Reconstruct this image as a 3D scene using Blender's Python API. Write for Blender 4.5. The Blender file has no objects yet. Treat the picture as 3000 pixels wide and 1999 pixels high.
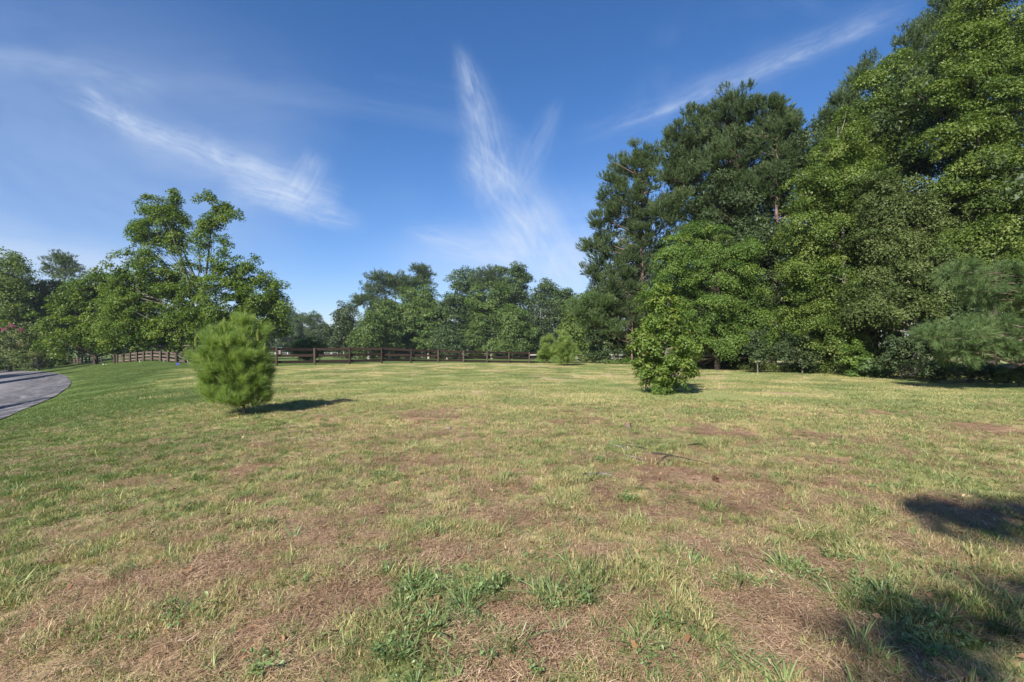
import bpy, bmesh, math, random
import numpy as np
from mathutils import Vector, geometry
R = math.radians
SC = bpy.context.scene
COL = SC.collection
F = 1417.0            # focal length in photograph pixels
EYE = 1.6
HOR = 1012.0          # photograph row of the horizon

# ------------------------------------------------------------------ camera
cam_d = bpy.data.cameras.new('camera')
cam_d.sensor_width = 36.0
cam_d.lens = F / 3000 * 36.0
cam_d.clip_start = 0.05
cam_d.clip_end = 6000
cam = bpy.data.objects.new('camera', cam_d)
COL.objects.link(cam)
cam.location = (0, 0, EYE)
cam.rotation_euler = (R(90) + math.atan((HOR - 999.5) / F), 0, 0)
SC.camera = cam

# ------------------------------------------------------------------ light
SUN_EL = 36.0
SHX, SHY = 0.45, 0.89             # direction in which shadows fall
sunv = Vector((-SHX * math.cos(R(SUN_EL)), -SHY * math.cos(R(SUN_EL)), math.sin(R(SUN_EL))))
sl = bpy.data.lights.new('sun', 'SUN')
sl.energy = 5.0
sl.angle = R(0.55)
sl.color = (1.0, 0.94, 0.84)
so = bpy.data.objects.new('sun', sl)
COL.objects.link(so)
so.rotation_euler = (-sunv).to_track_quat('-Z', 'Y').to_euler()
so.location = (-40, -70, 60)
SC.view_settings.view_transform = 'Standard'
SC.view_settings.look = 'None'
SC.view_settings.exposure = 1.08
SC.view_settings.gamma = 1.0
SC.view_settings.use_curve_mapping = False
SC.cycles.max_bounces = 6
SC.cycles.diffuse_bounces = 3
SC.cycles.transmission_bounces = 4
SC.cycles.transparent_max_bounces = 4
SC.cycles.caustics_reflective = False
SC.cycles.caustics_refractive = False


class S:
    """a shader socket with arithmetic"""
    def __init__(s, g, sock):
        s.g, s.s = g, sock

    def m(s, op, *o, clamp=False):
        n = s.g.nodes.new('ShaderNodeMath')
        n.operation = op
        n.use_clamp = clamp
        for i, v in enumerate((s,) + o):
            if isinstance(v, S):
                s.g.links.new(v.s, n.inputs[i])
            else:
                n.inputs[i].default_value = v
        return S(s.g, n.outputs[0])

    def __add__(s, o): return s.m('ADD', o)
    def __radd__(s, o): return s.m('ADD', o)
    def __sub__(s, o): return s.m('SUBTRACT', o)
    def __mul__(s, o): return s.m('MULTIPLY', o)
    def __rmul__(s, o): return s.m('MULTIPLY', o)
    def __truediv__(s, o): return s.m('DIVIDE', o)


def smooth(x, a, b):
    n = x.g.nodes.new('ShaderNodeMapRange')
    n.interpolation_type = 'SMOOTHSTEP'
    x.g.links.new(x.s, n.inputs['Value'])
    n.inputs['From Min'].default_value = a
    n.inputs['From Max'].default_value = b
    return S(x.g, n.outputs['Result'])


def comb(g, x, y, z=0.0):
    n = g.nodes.new('ShaderNodeCombineXYZ')
    for i, v in enumerate((x, y, z)):
        if isinstance(v, S):
            g.links.new(v.s, n.inputs[i])
        else:
            n.inputs[i].default_value = v
    return n.outputs[0]


def noise(g, vec, scale=1.0, detail=4.0, rough=0.55, dist=0.0, dim='3D'):
    n = g.nodes.new('ShaderNodeTexNoise')
    n.noise_dimensions = dim
    if vec is not None:
        g.links.new(vec, n.inputs['Vector'])
    n.inputs['Scale'].default_value = scale
    n.inputs['Detail'].default_value = detail
    n.inputs['Roughness'].default_value = rough
    n.inputs['Distortion'].default_value = dist
    return S(g, n.outputs['Fac'])


def mixc(g, fac, a, b, mode='MIX'):
    n = g.nodes.new('ShaderNodeMix')
    n.data_type = 'RGBA'
    n.blend_type = mode
    for k, v in ((0, fac), (6, a), (7, b)):
        if isinstance(v, S):
            g.links.new(v.s, n.inputs[k])
        elif hasattr(v, 'is_linked'):
            g.links.new(v, n.inputs[k])
        elif isinstance(v, tuple):
            n.inputs[k].default_value = v + (1.0,) if len(v) == 3 else v
        else:
            n.inputs[k].default_value = v
    return n.outputs[2]


# ------------------------------------------------------------------ sky
W = bpy.data.worlds.new('World')
SC.world = W
W.use_nodes = True
g = W.node_tree
g.nodes.clear()
sky = g.nodes.new('ShaderNodeTexSky')
sky.sky_type = 'NISHITA'
sky.sun_disc = False
sky.sun_elevation = R(SUN_EL)
sky.sun_rotation = math.atan2(sunv.x, sunv.y)
sky.altitude = 0
sky.air_density = 1.0
sky.dust_density = 0.25
sky.ozone_density = 3.0
tc = g.nodes.new('ShaderNodeTexCoord')
sep = g.nodes.new('ShaderNodeSeparateXYZ')
g.links.new(tc.outputs['Generated'], sep.inputs[0])
X, Y, Z = (S(g, sep.outputs[i]) for i in range(3))
front = smooth(Y, 0.12, 0.3)
Ys = Y.m('MAXIMUM', 0.12)
U = X / Ys          # slope across, slope up: where on the sky north of the field
V = Z / Ys
warp1 = noise(g, comb(g, U * 2.2, V * 2.2, 3.0), 1.0, 3, 0.5) - 0.5
warp2 = noise(g, comb(g, U * 2.2, V * 2.2, 9.0), 1.0, 3, 0.5) - 0.5


def sk(px, py):
    return (px - 1500) / F, (HOR - py) / F


def wisp(p, q, w0, w1, strength, streak=6.0, bend=0.0, seed=0.0, warp=0.10, contrast=(0.28, 0.80), tail=0.25):
    """a cirrus wisp from p to q (photograph columns and rows turned into sky slopes)"""
    (x0, y0), (x1, y1) = sk(*p), sk(*q)
    L = math.hypot(x1 - x0, y1 - y0)
    dx, dy = (x1 - x0) / L, (y1 - y0) / L
    du = U + warp1 * warp - x0
    dv = V + warp2 * warp - y0
    a = (du * dx + dv * dy) / L
    b = dv * dx - du * dy
    bb = b - (a * (a.m('MULTIPLY', -1.0) + 1.0)) * bend
    width = a * (w1 - w0) + w0
    width = width.m('MAXIMUM', 0.004)
    t = bb / width
    fall = (t * t * -1.0).m('EXPONENT')
    win = smooth(a, -0.02, tail) * (smooth(a, 1.0 - tail * .6, 1.08) * -1.0 + 1.0)
    n1 = noise(g, comb(g, a * (L * streak), bb * (streak * 3.2), seed), 1.0, 6, 0.62, 1.2)
    n2 = noise(g, comb(g, a * (L * 3.0), bb * 9.0, seed + 5.0), 1.0, 3, 0.5)
    n3 = noise(g, comb(g, a * (L * streak * 1.6), bb * (streak * 16.0), seed + 9.0), 1.0, 4, 0.6, 0.4)
    tex = smooth(n1 * 0.5 + n2 * 0.3 + n3 * 0.2, contrast[0] + 0.02, contrast[1] - 0.04)
    return fall * win * tex * strength


wisps = [
    # left wisp: streams from upper left into the bright comma
    wisp((130, 255), (860, 540), 0.014, 0.040, 0.62, 9, -0.015, 1.0, 0.07),
    wisp((200, 250), (520, 440), 0.022, 0.030, 0.38, 8, 0.0, 11.0, 0.08),
    wisp((640, 540), (1060, 665), 0.038, 0.018, 0.72, 9, 0.01, 2.0, 0.06),
    wisp((930, 430), (830, 640), 0.026, 0.050, 0.52, 8, 0.03, 12.0, 0.09),
    wisp((760, 520), (1000, 600), 0.020, 0.030, 0.42, 12, 0.0, 15.0, 0.05),
    wisp((-250, 90), (480, 280), 0.03, 0.03, 0.20, 6, 0.0, 3.0),
    # the V in the middle
    wisp((1345, 110), (1460, 580), 0.012, 0.052, 0.58, 9, 0.02, 4.0, 0.06),
    wisp((1345, 400), (1570, 700), 0.034, 0.066, 0.56, 7, 0.02, 14.0, 0.08),
    wisp((1650, 280), (1510, 560), 0.008, 0.040, 0.24, 9, -0.02, 5.0, 0.06),
    wisp((1490, 560), (1690, 880), 0.060, 0.120, 0.52, 5, 0.0, 6.0, 0.1, (0.28, 0.75)),
    wisp((1160, 665), (1540, 770), 0.016, 0.045, 0.46, 9, 0.0, 7.0, 0.05),
    # right streak
    wisp((1640, 430), (2660, 20), 0.024, 0.030, 0.34, 8, -0.01, 8.0, 0.04),
    wisp((1760, 390), (2560, 80), 0.008, 0.012, 0.34, 14, 0.0, 18.0, 0.03),
    wisp((-400, 250), (900, 620), 0.28, 0.22, 0.30, 1.2, 0.0, 21.0, 0.15, (0.15, 0.75), 0.3),
    # milky veils low down
    wisp((-500, 690), (420, 800), 0.10, 0.05, 0.52, 2.0, 0.0, 9.0, 0.06, (0.2, 0.62), 0.15),
    wisp((1000, 820), (2000, 720), 0.05, 0.13, 0.42, 2.0, 0.0, 10.0, 0.1, (0.22, 0.66), 0.35),
]
cl = wisps[0]
for w in wisps[1:]:
    cl = cl + w
cl = cl * front
# thin cirrus over the whole dome
gen = noise(g, comb(g, X * 1.2 + Y * 0.6, Y * 3.2 - X * 1.4, Z * 4.0), 1.3, 7, 0.6, 0.8)
cl = cl + smooth(gen, 0.50, 0.85) * 0.10
cl = cl.m('MINIMUM', 0.85)
hs = g.nodes.new('ShaderNodeHueSaturation')
hs.inputs['Saturation'].default_value = 1.26
hs.inputs['Value'].default_value = 1.0
g.links.new(sky.outputs[0], hs.inputs['Color'])
tint = mixc(g, 1.0, hs.outputs[0], (1.06, 0.97, 1.10), 'MULTIPLY')
lowsky = mixc(g, smooth(Z, -0.02, 0.34), (0.78, 0.88, 0.99), (1.0, 1.0, 1.0))
tint = mixc(g, 1.0, tint, lowsky, 'MULTIPLY')
skyc = mixc(g, cl, tint, (4.9, 5.7, 7.0))
bg = g.nodes.new('ShaderNodeBackground')
bg.inputs['Strength'].default_value = 0.066
g.links.new(skyc, bg.inputs['Color'])
wo = g.nodes.new('ShaderNodeOutputWorld')
g.links.new(bg.outputs[0], wo.inputs['Surface'])
W.cycles.sampling_method = 'MANUAL'
W.cycles.sample_map_resolution = 512

# ------------------------------------------------------------------ numpy helpers
rng = np.random.default_rng(7)


def vnoise(x, y, seed=0):
    xi = np.floor(x).astype(np.int64)
    yi = np.floor(y).astype(np.int64)
    fx, fy = x - xi, y - yi
    fx, fy = fx * fx * (3 - 2 * fx), fy * fy * (3 - 2 * fy)

    def h(a, b):
        n = (a * 374761393 + b * 668265263 + seed * 1442695041) & 0xFFFFFFFF
        n = ((n ^ (n >> 13)) * 1274126177) & 0xFFFFFFFF
        return ((n ^ (n >> 16)) & 0xFFFF) / 65535.0
    return (h(xi, yi) * (1 - fx) + h(xi + 1, yi) * fx) * (1 - fy) + (h(xi, yi + 1) * (1 - fx) + h(xi + 1, yi + 1) * fx) * fy


def fbm(x, y, seed=0, octv=4):
    a, s, t = 0.5, 0, 0
    for k in range(octv):
        s = s + a * vnoise(x * 2 ** k, y * 2 ** k, seed + k * 17)
        t += a
        a *= 0.55
    return s / t


def sstep(x, a, b):
    t = np.clip((x - a) / (b - a), 0, 1)
    return t * t * (3 - 2 * t)


def softp(x):
    return np.log1p(np.exp(-np.abs(x))) + np.maximum(x, 0)


def tz(x, y):
    """height of the ground"""
    x = np.asarray(x, float)
    y = np.asarray(y, float)
    s = (-x - 0.75 * y) / 1.25
    left = 3.4 * np.tanh(0.2 * softp(s) / 3.4) * sstep(y, -30, 5)
    w = 1 - sstep(s, -4, 0)
    drop = w * (0.9 * sstep(y, 41, 62) + 3.5 * np.tanh(0.013 * np.maximum(y - 58, 0) / 3.5))
    micro = (fbm(x * 1.3, y * 1.3, 5, 3) - 0.5) * 0.07 * (1 - sstep(s, -3, 0)) * (1 - sstep(y, 15, 40))
    return -left - drop + micro


def tzf(x, y):
    return float(tz(x, y))


def gp(px, py):
    """the ground point seen at this photograph pixel"""
    dx, dz = (px - 1500) / F, (HOR - py) / F
    prev = 1.0
    d = 1.0
    while d < 400:
        if EYE + dz * d <= tzf(dx * d, d):
            lo, hi = prev, d
            for _ in range(18):
                m = (lo + hi) / 2
                if EYE + dz * m <= tzf(dx * m, m):
                    hi = m
                else:
                    lo = m
            return Vector((dx * hi, hi, tzf(dx * hi, hi)))
        prev = d
        d *= 1.02
    return Vector((dx * d, d, tzf(dx * d, d)))


def link(o, parent=None):
    COL.objects.link(o)
    if parent is not None:
        o.parent = parent
    return o


def tag(o, label=None, cat=None, group=None, kind=None):
    if label: o['label'] = label
    if cat: o['category'] = cat
    if group: o['group'] = group
    if kind: o['kind'] = kind
    return o


def thing(name, label, cat, loc=(0, 0, 0), group=None, rz=0.0):
    o = bpy.data.objects.new(name, None)
    o.empty_display_size = 0.3
    link(o)
    o.location = loc
    o.rotation_euler = (0, 0, rz)
    return tag(o, label, cat, group)


def np_mesh(name, verts, faces, tints=None, n=None, smoothf=False):
    """verts (V,3); faces (M,k) all alike"""
    me = bpy.data.meshes.new(name)
    verts = np.asarray(verts, np.float32)
    faces = np.asarray(faces, np.int32)
    k = faces.shape[1]
    me.vertices.add(len(verts))
    me.vertices.foreach_set('co', verts.ravel())
    me.loops.add(faces.size)
    me.loops.foreach_set('vertex_index', faces.ravel())
    me.polygons.add(len(faces))
    me.polygons.foreach_set('loop_start', np.arange(len(faces), dtype=np.int32) * k)
    me.polygons.foreach_set('loop_total', np.full(len(faces), k, np.int32))
    if smoothf:
        me.polygons.foreach_set('use_smooth', np.ones(len(faces), bool))
    me.update(calc_edges=True)
    if tints is not None:
        a = me.attributes.new('tint', 'FLOAT', 'FACE')
        a.data.foreach_set('value', np.asarray(tints, np.float32))
    return me


def mesh_obj(name, me, mat, parent=None, loc=None):
    o = bpy.data.objects.new(name, me)
    if mat is not None and not me.materials:
        me.materials.append(mat)
    link(o, parent)
    if loc is not None:
        o.location = loc
    return o


def unit(v):
    return v / np.maximum(np.linalg.norm(v, axis=-1, keepdims=True), 1e-9)


# ------------------------------------------------------------------ materials
def newmat(name):
    m = bpy.data.materials.new(name)
    m.use_nodes = True
    m.node_tree.nodes.clear()
    return m, m.node_tree


def out(g, sh):
    o = g.nodes.new('ShaderNodeOutputMaterial')
    g.links.new(sh, o.inputs['Surface'])


def ramp(g, fac, stops):
    r = g.nodes.new('ShaderNodeValToRGB')
    e = r.color_ramp.elements
    while len(e) < len(stops):
        e.new(0.5)
    for i, (p, c) in enumerate(stops):
        e[i].position = p
        e[i].color = tuple(c) + (1.0,)
    g.links.new(fac.s, r.inputs[0])
    return r.outputs[0]


def leafmat(name, stops, trans=0.3, rough=0.5, spec=0.25, instrand=False):
    m, g = newmat(name)
    at = g.nodes.new('ShaderNodeAttribute')
    at.attribute_name = 'tint'
    f = S(g, at.outputs['Fac'])
    if instrand:
        oi = g.nodes.new('ShaderNodeObjectInfo')
        f = (f * 0.65 + S(g, oi.outputs['Random']) * 0.45 - 0.05).m('ADD', 0.0, clamp=True)
    c = ramp(g, f, stops)
    p = g.nodes.new('ShaderNodeBsdfPrincipled')
    p.inputs['Roughness'].default_value = rough
    p.inputs['Specular IOR Level'].default_value = spec
    g.links.new(c, p.inputs['Base Color'])
    t = g.nodes.new('ShaderNodeBsdfTranslucent')
    tcx = mixc(g, 1.0, c, (1.25, 1.35, 0.55), 'MULTIPLY')
    g.links.new(tcx, t.inputs['Color'])
    mx = g.nodes.new('ShaderNodeMixShader')
    mx.inputs[0].default_value = trans
    g.links.new(p.outputs[0], mx.inputs[1])
    g.links.new(t.outputs[0], mx.inputs[2])
    out(g, mx.outputs[0])
    return m


def barkmat(name, c0, c1, scale=6.0):
    m, g = newmat(name)
    tcn = g.nodes.new('ShaderNodeTexCoord')
    mp = g.nodes.new('ShaderNodeMapping')
    mp.inputs['Scale'].default_value = (1, 1, 0.22)
    g.links.new(tcn.outputs['Object'], mp.inputs[0])
    n = noise(g, mp.outputs[0], scale, 6, 0.65, 0.4)
    c = ramp(g, n, [(0.36, c0), (0.62, c1)])
    p = g.nodes.new('ShaderNodeBsdfPrincipled')
    p.inputs['Roughness'].default_value = 0.9
    p.inputs['Specular IOR Level'].default_value = 0.15
    g.links.new(c, p.inputs['Base Color'])
    b = g.nodes.new('ShaderNodeBump')
    b.inputs['Strength'].default_value = 0.6
    b.inputs['Distance'].default_value = 0.03
    g.links.new(n.s, b.inputs['Height'])
    g.links.new(b.outputs[0], p.inputs['Normal'])
    out(g, p.outputs[0])
    return m


LM = {
    'maple': leafmat('maple_leaf', [(0.0, (0.038, 0.078, 0.010)), (0.5, (0.090, 0.148, 0.017)), (0.92, (0.160, 0.212, 0.026)), (1.0, (0.22, 0.19, 0.03))], 0.4),
    'fresh': leafmat('fresh_leaf', [(0.0, (0.042, 0.088, 0.018)), (0.5, (0.098, 0.165, 0.032)), (0.95, (0.165, 0.235, 0.048)), (1.0, (0.24, 0.20, 0.04))], 0.4),
    'gum': leafmat('gum_leaf', [(0.0, (0.042, 0.078, 0.015)), (0.5, (0.108, 0.160, 0.030)), (0.9, (0.190, 0.238, 0.056)), (1.0, (0.25, 0.26, 0.09))], 0.38),
    'olive': leafmat('olive_leaf', [(0.0, (0.036, 0.060, 0.016)), (0.5, (0.088, 0.122, 0.033)), (1.0, (0.160, 0.190, 0.068))], 0.32),
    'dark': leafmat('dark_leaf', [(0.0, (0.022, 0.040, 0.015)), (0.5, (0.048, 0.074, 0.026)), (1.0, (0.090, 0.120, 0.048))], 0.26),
    'sap': leafmat('sapling_leaf', [(0.0, (0.065, 0.115, 0.020)), (0.5, (0.120, 0.185, 0.034)), (0.93, (0.22, 0.27, 0.062)), (1.0, (0.32, 0.22, 0.05))], 0.44),
    'farleaf': leafmat('far_leaf', [(0.0, (0.030, 0.058, 0.022)), (0.5, (0.064, 0.105, 0.038)), (1.0, (0.115, 0.160, 0.060))], 0.3),
    'fargreen': leafmat('far_bright_leaf', [(0.0, (0.040, 0.076, 0.020)), (0.5, (0.090, 0.145, 0.036)), (1.0, (0.160, 0.215, 0.060))], 0.34),
    'pine': leafmat('pine_needle', [(0.0, (0.038, 0.066, 0.026)), (0.5, (0.080, 0.120, 0.048)), (1.0, (0.145, 0.185, 0.080))], 0.30, 0.45),
    'bluepine': leafmat('soft_pine_needle', [(0.0, (0.056, 0.098, 0.036)), (0.5, (0.105, 0.165, 0.060)), (1.0, (0.175, 0.235, 0.095))], 0.34, 0.45),
    'youngpine': leafmat('young_pine_needle', [(0.0, (0.105, 0.170, 0.050)), (0.5, (0.205, 0.290, 0.085)), (0.9, (0.32, 0.39, 0.13)), (1.0, (0.46, 0.46, 0.18))], 0.5, 0.45),
    'pink': leafmat('pink_blossom', [(0.0, (0.24, 0.055, 0.12)), (1.0, (0.42, 0.13, 0.23))], 0.3),
}
BK = {
    'pine': barkmat('pine_bark', (0.07, 0.048, 0.038), (0.20, 0.145, 0.12), 9),
    'grey': barkmat('grey_bark', (0.075, 0.066, 0.055), (0.22, 0.20, 0.17), 9),
    'pale': barkmat('pale_bark', (0.22, 0.205, 0.18), (0.46, 0.43, 0.38), 7),
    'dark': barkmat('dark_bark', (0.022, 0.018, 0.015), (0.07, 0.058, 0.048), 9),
}


# ------------------------------------------------------------------ foliage builders
def ellipsoid_pts(lobes, n, r, inner=0.45, power=0.6):
    """points in the shells of a union of ellipsoids; returns centres and outward directions"""
    lob = np.array(lobes, float)
    area = (lob[:, 3] * lob[:, 5] + lob[:, 3] * lob[:, 4]) ** 1.0
    P, D = [], []
    got = 0
    while got < n:
        k = r.choice(len(lob), size=n, p=area / area.sum())
        d = unit(r.normal(size=(n, 3)))
        rad = inner + (1 - inner) * r.random(n) ** power
        p = lob[k, :3] + d * lob[k, 3:6] * rad[:, None]
        ok = np.ones(n, bool)
        for j in range(len(lob)):
            q = (p - lob[j, :3]) / lob[j, 3:6]
            ok &= ~((np.linalg.norm(q, axis=1) < inner * 0.9) & (k != j))
        nd = unit(d / lob[k, 3:6])
        P.append(p[ok])
        D.append(nd[ok])
        got += ok.sum()
    return np.concatenate(P)[:n], np.concatenate(D)[:n]


def leaf_quads(c, nrm, r, size, ratio=0.62, droop=0.0, tri=True):
    n = len(c)
    a = unit(np.cross(nrm, unit(r.normal(size=(n, 3)))))
    a[:, 2] -= droop
    a = unit(a)
    b = unit(np.cross(nrm, a))
    L = (size * (0.65 + 0.7 * r.random(n)))[:, None]
    wv = L * ratio * 0.5
    up = unit(nrm) * L * 0.10
    if tri:
        sh = b * (wv * 0.5 * r.normal(size=(n, 1)))
        v = np.stack([c - a * L * .5 + sh, c + b * wv + a * L * .3, c - b * wv + a * L * .42 - up], 1).reshape(-1, 3)
        return v, np.arange(n * 3).reshape(-1, 3)
    v = np.stack([c - a * L * .5, c + b * wv - a * L * .06 + up, c + a * L * .5, c - b * wv - a * L * .06 + up], 1).reshape(-1, 3)
    f = np.arange(n * 4).reshape(-1, 4)
    return v, f


def crown(lobes, ncl, clr, nleaf, size, seed, flat=0.42, inner=0.45, tilt=0.5, power=0.6, spread=1.0, tintbias=0.0, tri=True):
    r = np.random.default_rng(seed)
    P, D = ellipsoid_pts(lobes, ncl, r, inner, power)
    rad = clr * (0.55 + 0.9 * r.random(ncl))
    # uneven outline: push some clusters out, pull some in
    P = P + D * (np.clip(r.normal(size=(ncl, 1)), -1.2, 1.1) * clr * 0.6)
    axis = unit(np.array([0, 0, 1.0]) * 0.9 + D * tilt + r.normal(size=(ncl, 3)) * 0.22)
    ctint = np.clip(r.normal(0.48, 0.15, ncl), 0.15, 0.72)
    w = rad ** 2
    k = r.choice(ncl, size=nleaf, p=w / w.sum())
    d = unit(r.normal(size=(nleaf, 3)))
    rr = r.random(nleaf) ** 0.45
    off = d * rr[:, None] * rad[k][:, None]
    ax = axis[k]
    h = (off * ax).sum(1, keepdims=True)
    off = off - ax * h * (1 - flat)                       # flatten along the axis
    # droop the rim of each spray
    lat = np.linalg.norm(off, axis=1)
    off[:, 2] -= 0.25 * lat ** 2 / np.maximum(rad[k], .1)
    c = P[k] + off
    nrm = unit(ax * 0.8 + d * 0.45 + r.normal(size=(nleaf, 3)) * 0.5)
    v, f = leaf_quads(c, nrm, r, size * (1.12 if tri else 1), droop=0.25, tri=tri)
    t = np.clip(ctint[k] + r.normal(0, 0.16, nleaf) + tintbias, 0, 1)
    return v, f, t, P, D


def needles(base, axis, r, length, width, nper, brush=0.35, spread=0.9):
    """bottle-brush tufts: thin triangles along a short axis"""
    n = len(base)
    k = np.repeat(np.arange(n), nper)
    s = r.random(len(k))
    ax = axis[k]
    root = base[k] + ax * (s * brush)[:, None]
    rad = unit(np.cross(ax, unit(r.normal(size=(len(k), 3)))))
    dirn = unit(ax * (0.55 + 0.5 * s)[:, None] + rad * spread * (0.6 + 0.5 * r.random((len(k), 1))))
    L = length * (0.7 + 0.5 * r.random((len(k), 1)))
    side = unit(np.cross(dirn, unit(r.normal(size=(len(k), 3))))) * width
    tip = root + dirn * L
    tip[:, 2] -= (L[:, 0] ** 2) * 0.3
    v = np.stack([root - side, root + side, tip], 1).reshape(-1, 3)
    f = np.arange(len(k) * 3).reshape(-1, 3)
    return v, f, k


def pine_crown(lobes, ncl, clr, ntuft, nper, length, width, seed, inner=0.35, up=0.7, brush=0.35, flat=0.6, power=0.55, spread=0.9):
    r = np.random.default_rng(seed)
    P, D = ellipsoid_pts(lobes, ncl, r, inner, power)
    P = P + D * (np.clip(r.normal(size=(ncl, 1)), -1.2, 1.1) * clr * 0.5)
    rad = clr * (0.6 + 0.8 * r.random(ncl))
    ct = r.normal(0.5, 0.13, ncl)
    k = r.integers(0, ncl, ntuft)
    d = unit(r.normal(size=(ntuft, 3)) + D[k] * 0.5)
    off = d * (r.random(ntuft) ** 0.5 * rad[k])[:, None]
    off[:, 2] *= flat
    b = P[k] + off
    ax = unit(D[k] * 0.55 + np.array([0, 0, up]) + d * 0.5 + r.normal(size=(ntuft, 3)) * 0.18)
    v, f, kk = needles(b, ax, r, length, width, nper, brush, spread)
    t = np.clip(ct[k][kk] + r.normal(0, 0.12, len(kk)), 0, 1)
    return v, f, t, P, D


def tube(pts, rads, sides=6):
    pts = np.asarray(pts, float)
    n = len(pts)
    vs = []
    up = np.array([0.3, 0.2, 1.0])
    for i in range(n):
        t = unit((pts[min(i + 1, n - 1)] - pts[max(i - 1, 0)])[None])[0]
        ref = np.array([1.0, 0, 0]) if abs(t[2]) > 0.8 else np.array([0, 0, 1.0])
        a = unit(np.cross(t, ref)[None])[0]
        b = np.cross(t, a)
        for s in range(sides):
            th = 2 * math.pi * s / sides
            vs.append(pts[i] + rads[i] * (math.cos(th) * a + math.sin(th) * b))
    fs = []
    for i in range(n - 1):
        for s in range(sides):
            s2 = (s + 1) % sides
            fs.append((i * sides + s, i * sides + s2, (i + 1) * sides + s2, (i + 1) * sides + s))
    return np.array(vs), np.array(fs)


def merge(parts):
    V, Fc, o = [], [], 0
    for v, f in parts:
        V.append(v)
        Fc.append(f + o)
        o += len(v)
    return np.concatenate(V), np.concatenate(Fc)


def trunk_line(h, seed, lean=(0, 0), wob=0.15, n=9):
    r = random.Random(seed)
    pts = []
    ox = oy = 0
    for i in range(n):
        t = i / (n - 1)
        if i:
            ox += r.uniform(-wob, wob)
            oy += r.uniform(-wob, wob)
        pts.append((ox + lean[0] * t, oy + lean[1] * t, h * t - (0.15 if i == 0 else 0)))
    return np.array(pts)


def limbs(line, P, r, nl, r0, rise=0.5, sides=4):
    """boughs from the trunk to some of the foliage clusters"""
    h = line[-1, 2]
    parts = []
    idx = r.choice(len(P), size=min(nl, len(P)), replace=False)
    for i in idx:
        p = P[i]
        lat = math.hypot(p[0] - line[0, 0], p[1] - line[0, 1])
        z0 = np.clip(p[2] - lat * rise, h * 0.10, h * 0.96)
        t = np.interp(z0, line[:, 2], np.arange(len(line)))
        j = int(min(t, len(line) - 2))
        q = line[j] + (line[j + 1] - line[j]) * (t - j)
        L = np.linalg.norm(p - q)
        if L < 0.3:
            continue
        m1 = q + (p - q) * 0.35 + np.array([0, 0, -0.03 * L]) + r.normal(size=3) * 0.05 * L
        m2 = q + (p - q) * 0.7 + np.array([0, 0, -0.02 * L]) + r.normal(size=3) * 0.05 * L
        ra = max(0.012, r0 * (0.35 + 0.4 * r.random()) * (1 - 0.6 * z0 / h))
        parts.append(tube([q, m1, m2, p], [ra, ra * .7, ra * .45, ra * .16], sides))
    return parts


def plant_tree(name, cat, label, px, d, lobes_px, kind, mat, bark, seed, group=None, base_py=None, trunk_h=None,
               trunk_r=0.2, ncl=140, clr=1.0, nleaf=12000, leaf=0.2, nl=30, lean=(0, 0), dep=0.85, flat=0.42, inner=0.45,
               nper=16, nlen=0.25, nwid=0.012, extra_trunks=(), power=0.6, tilt=0.5, up=0.7, brush=0.35, tintbias=0.0, rise=0.5, tri=True, spread=0.9):
    """a tree at depth d in column px; lobes_px: (col,row,rcol,rrow[,depth shift]) in photograph pixels at that depth"""
    x = (px - 1500) / F * d
    z = tzf(x, d)
    k = d / F
    lobes = []
    for L in lobes_px:
        cx, cy, rx, ry = L[:4]
        dd = L[4] if len(L) > 4 else 0.0
        lobes.append(((cx - px) * k, dd, EYE + (HOR - cy) * k - z, rx * k, rx * k * dep, ry * k))
    root = thing(name, label, cat, (x, d, z), group)
    top = max(l[2] + l[5] for l in lobes)
    th = trunk_h or top * 0.92
    line = trunk_line(th, seed, lean, wob=0.02 * th / 2)
    r = np.random.default_rng(seed + 1)
    if kind == 'pine':
        v, f, t, P, D = pine_crown(lobes, ncl, clr, nleaf, nper, nlen, nwid, seed, inner, up, brush, spread=spread)
    else:
        v, f, t, P, D = crown(lobes, ncl, clr, nleaf, leaf, seed, flat, inner, tilt, power, tintbias=tintbias, tri=tri)
    gz = 0.05
    v[:, 2] = np.maximum(v[:, 2], gz)
    rads = trunk_r * (1 - np.linspace(0, 1, len(line)) * 0.86)
    rads[0] *= 1.3
    tv, tf = tube(line, rads, 9)
    mesh_obj('trunk', np_mesh('trunk', tv, tf, smoothf=True), BK[bark], root)
    for et in extra_trunks:
        l2 = np.array([(q[0], q[1], q[2]) for q in et[0]])
        rr = np.linspace(et[1], et[1] * 0.3, len(l2))
        tv, tf = tube(l2, rr, 8)
        mesh_obj('stem', np_mesh('stem', tv, tf, smoothf=True), BK[bark], root)
    if nl:
        lp = limbs(line, P, r, nl, trunk_r, rise)
        if lp:
            lv, lf = merge(lp)
            mesh_obj('boughs', np_mesh('boughs', lv, lf, smoothf=True), BK[bark], root)
    mesh_obj('crown', np_mesh('crown', v, f, t), LM[mat], root)
    return root


# ================================================================== GROUND
road_px = [(-700, 1440), (-250, 1310), (0, 1232), (60, 1206), (130, 1178), (175, 1154), (207, 1128), (203, 1112), (188, 1100), (150, 1092), (100, 1089), (0, 1087), (-300, 1086), (-700, 1086)]
road_w = [gp(*p) for p in road_px]
road_xy = np.array([(p.x, p.y) for p in road_w])


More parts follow.
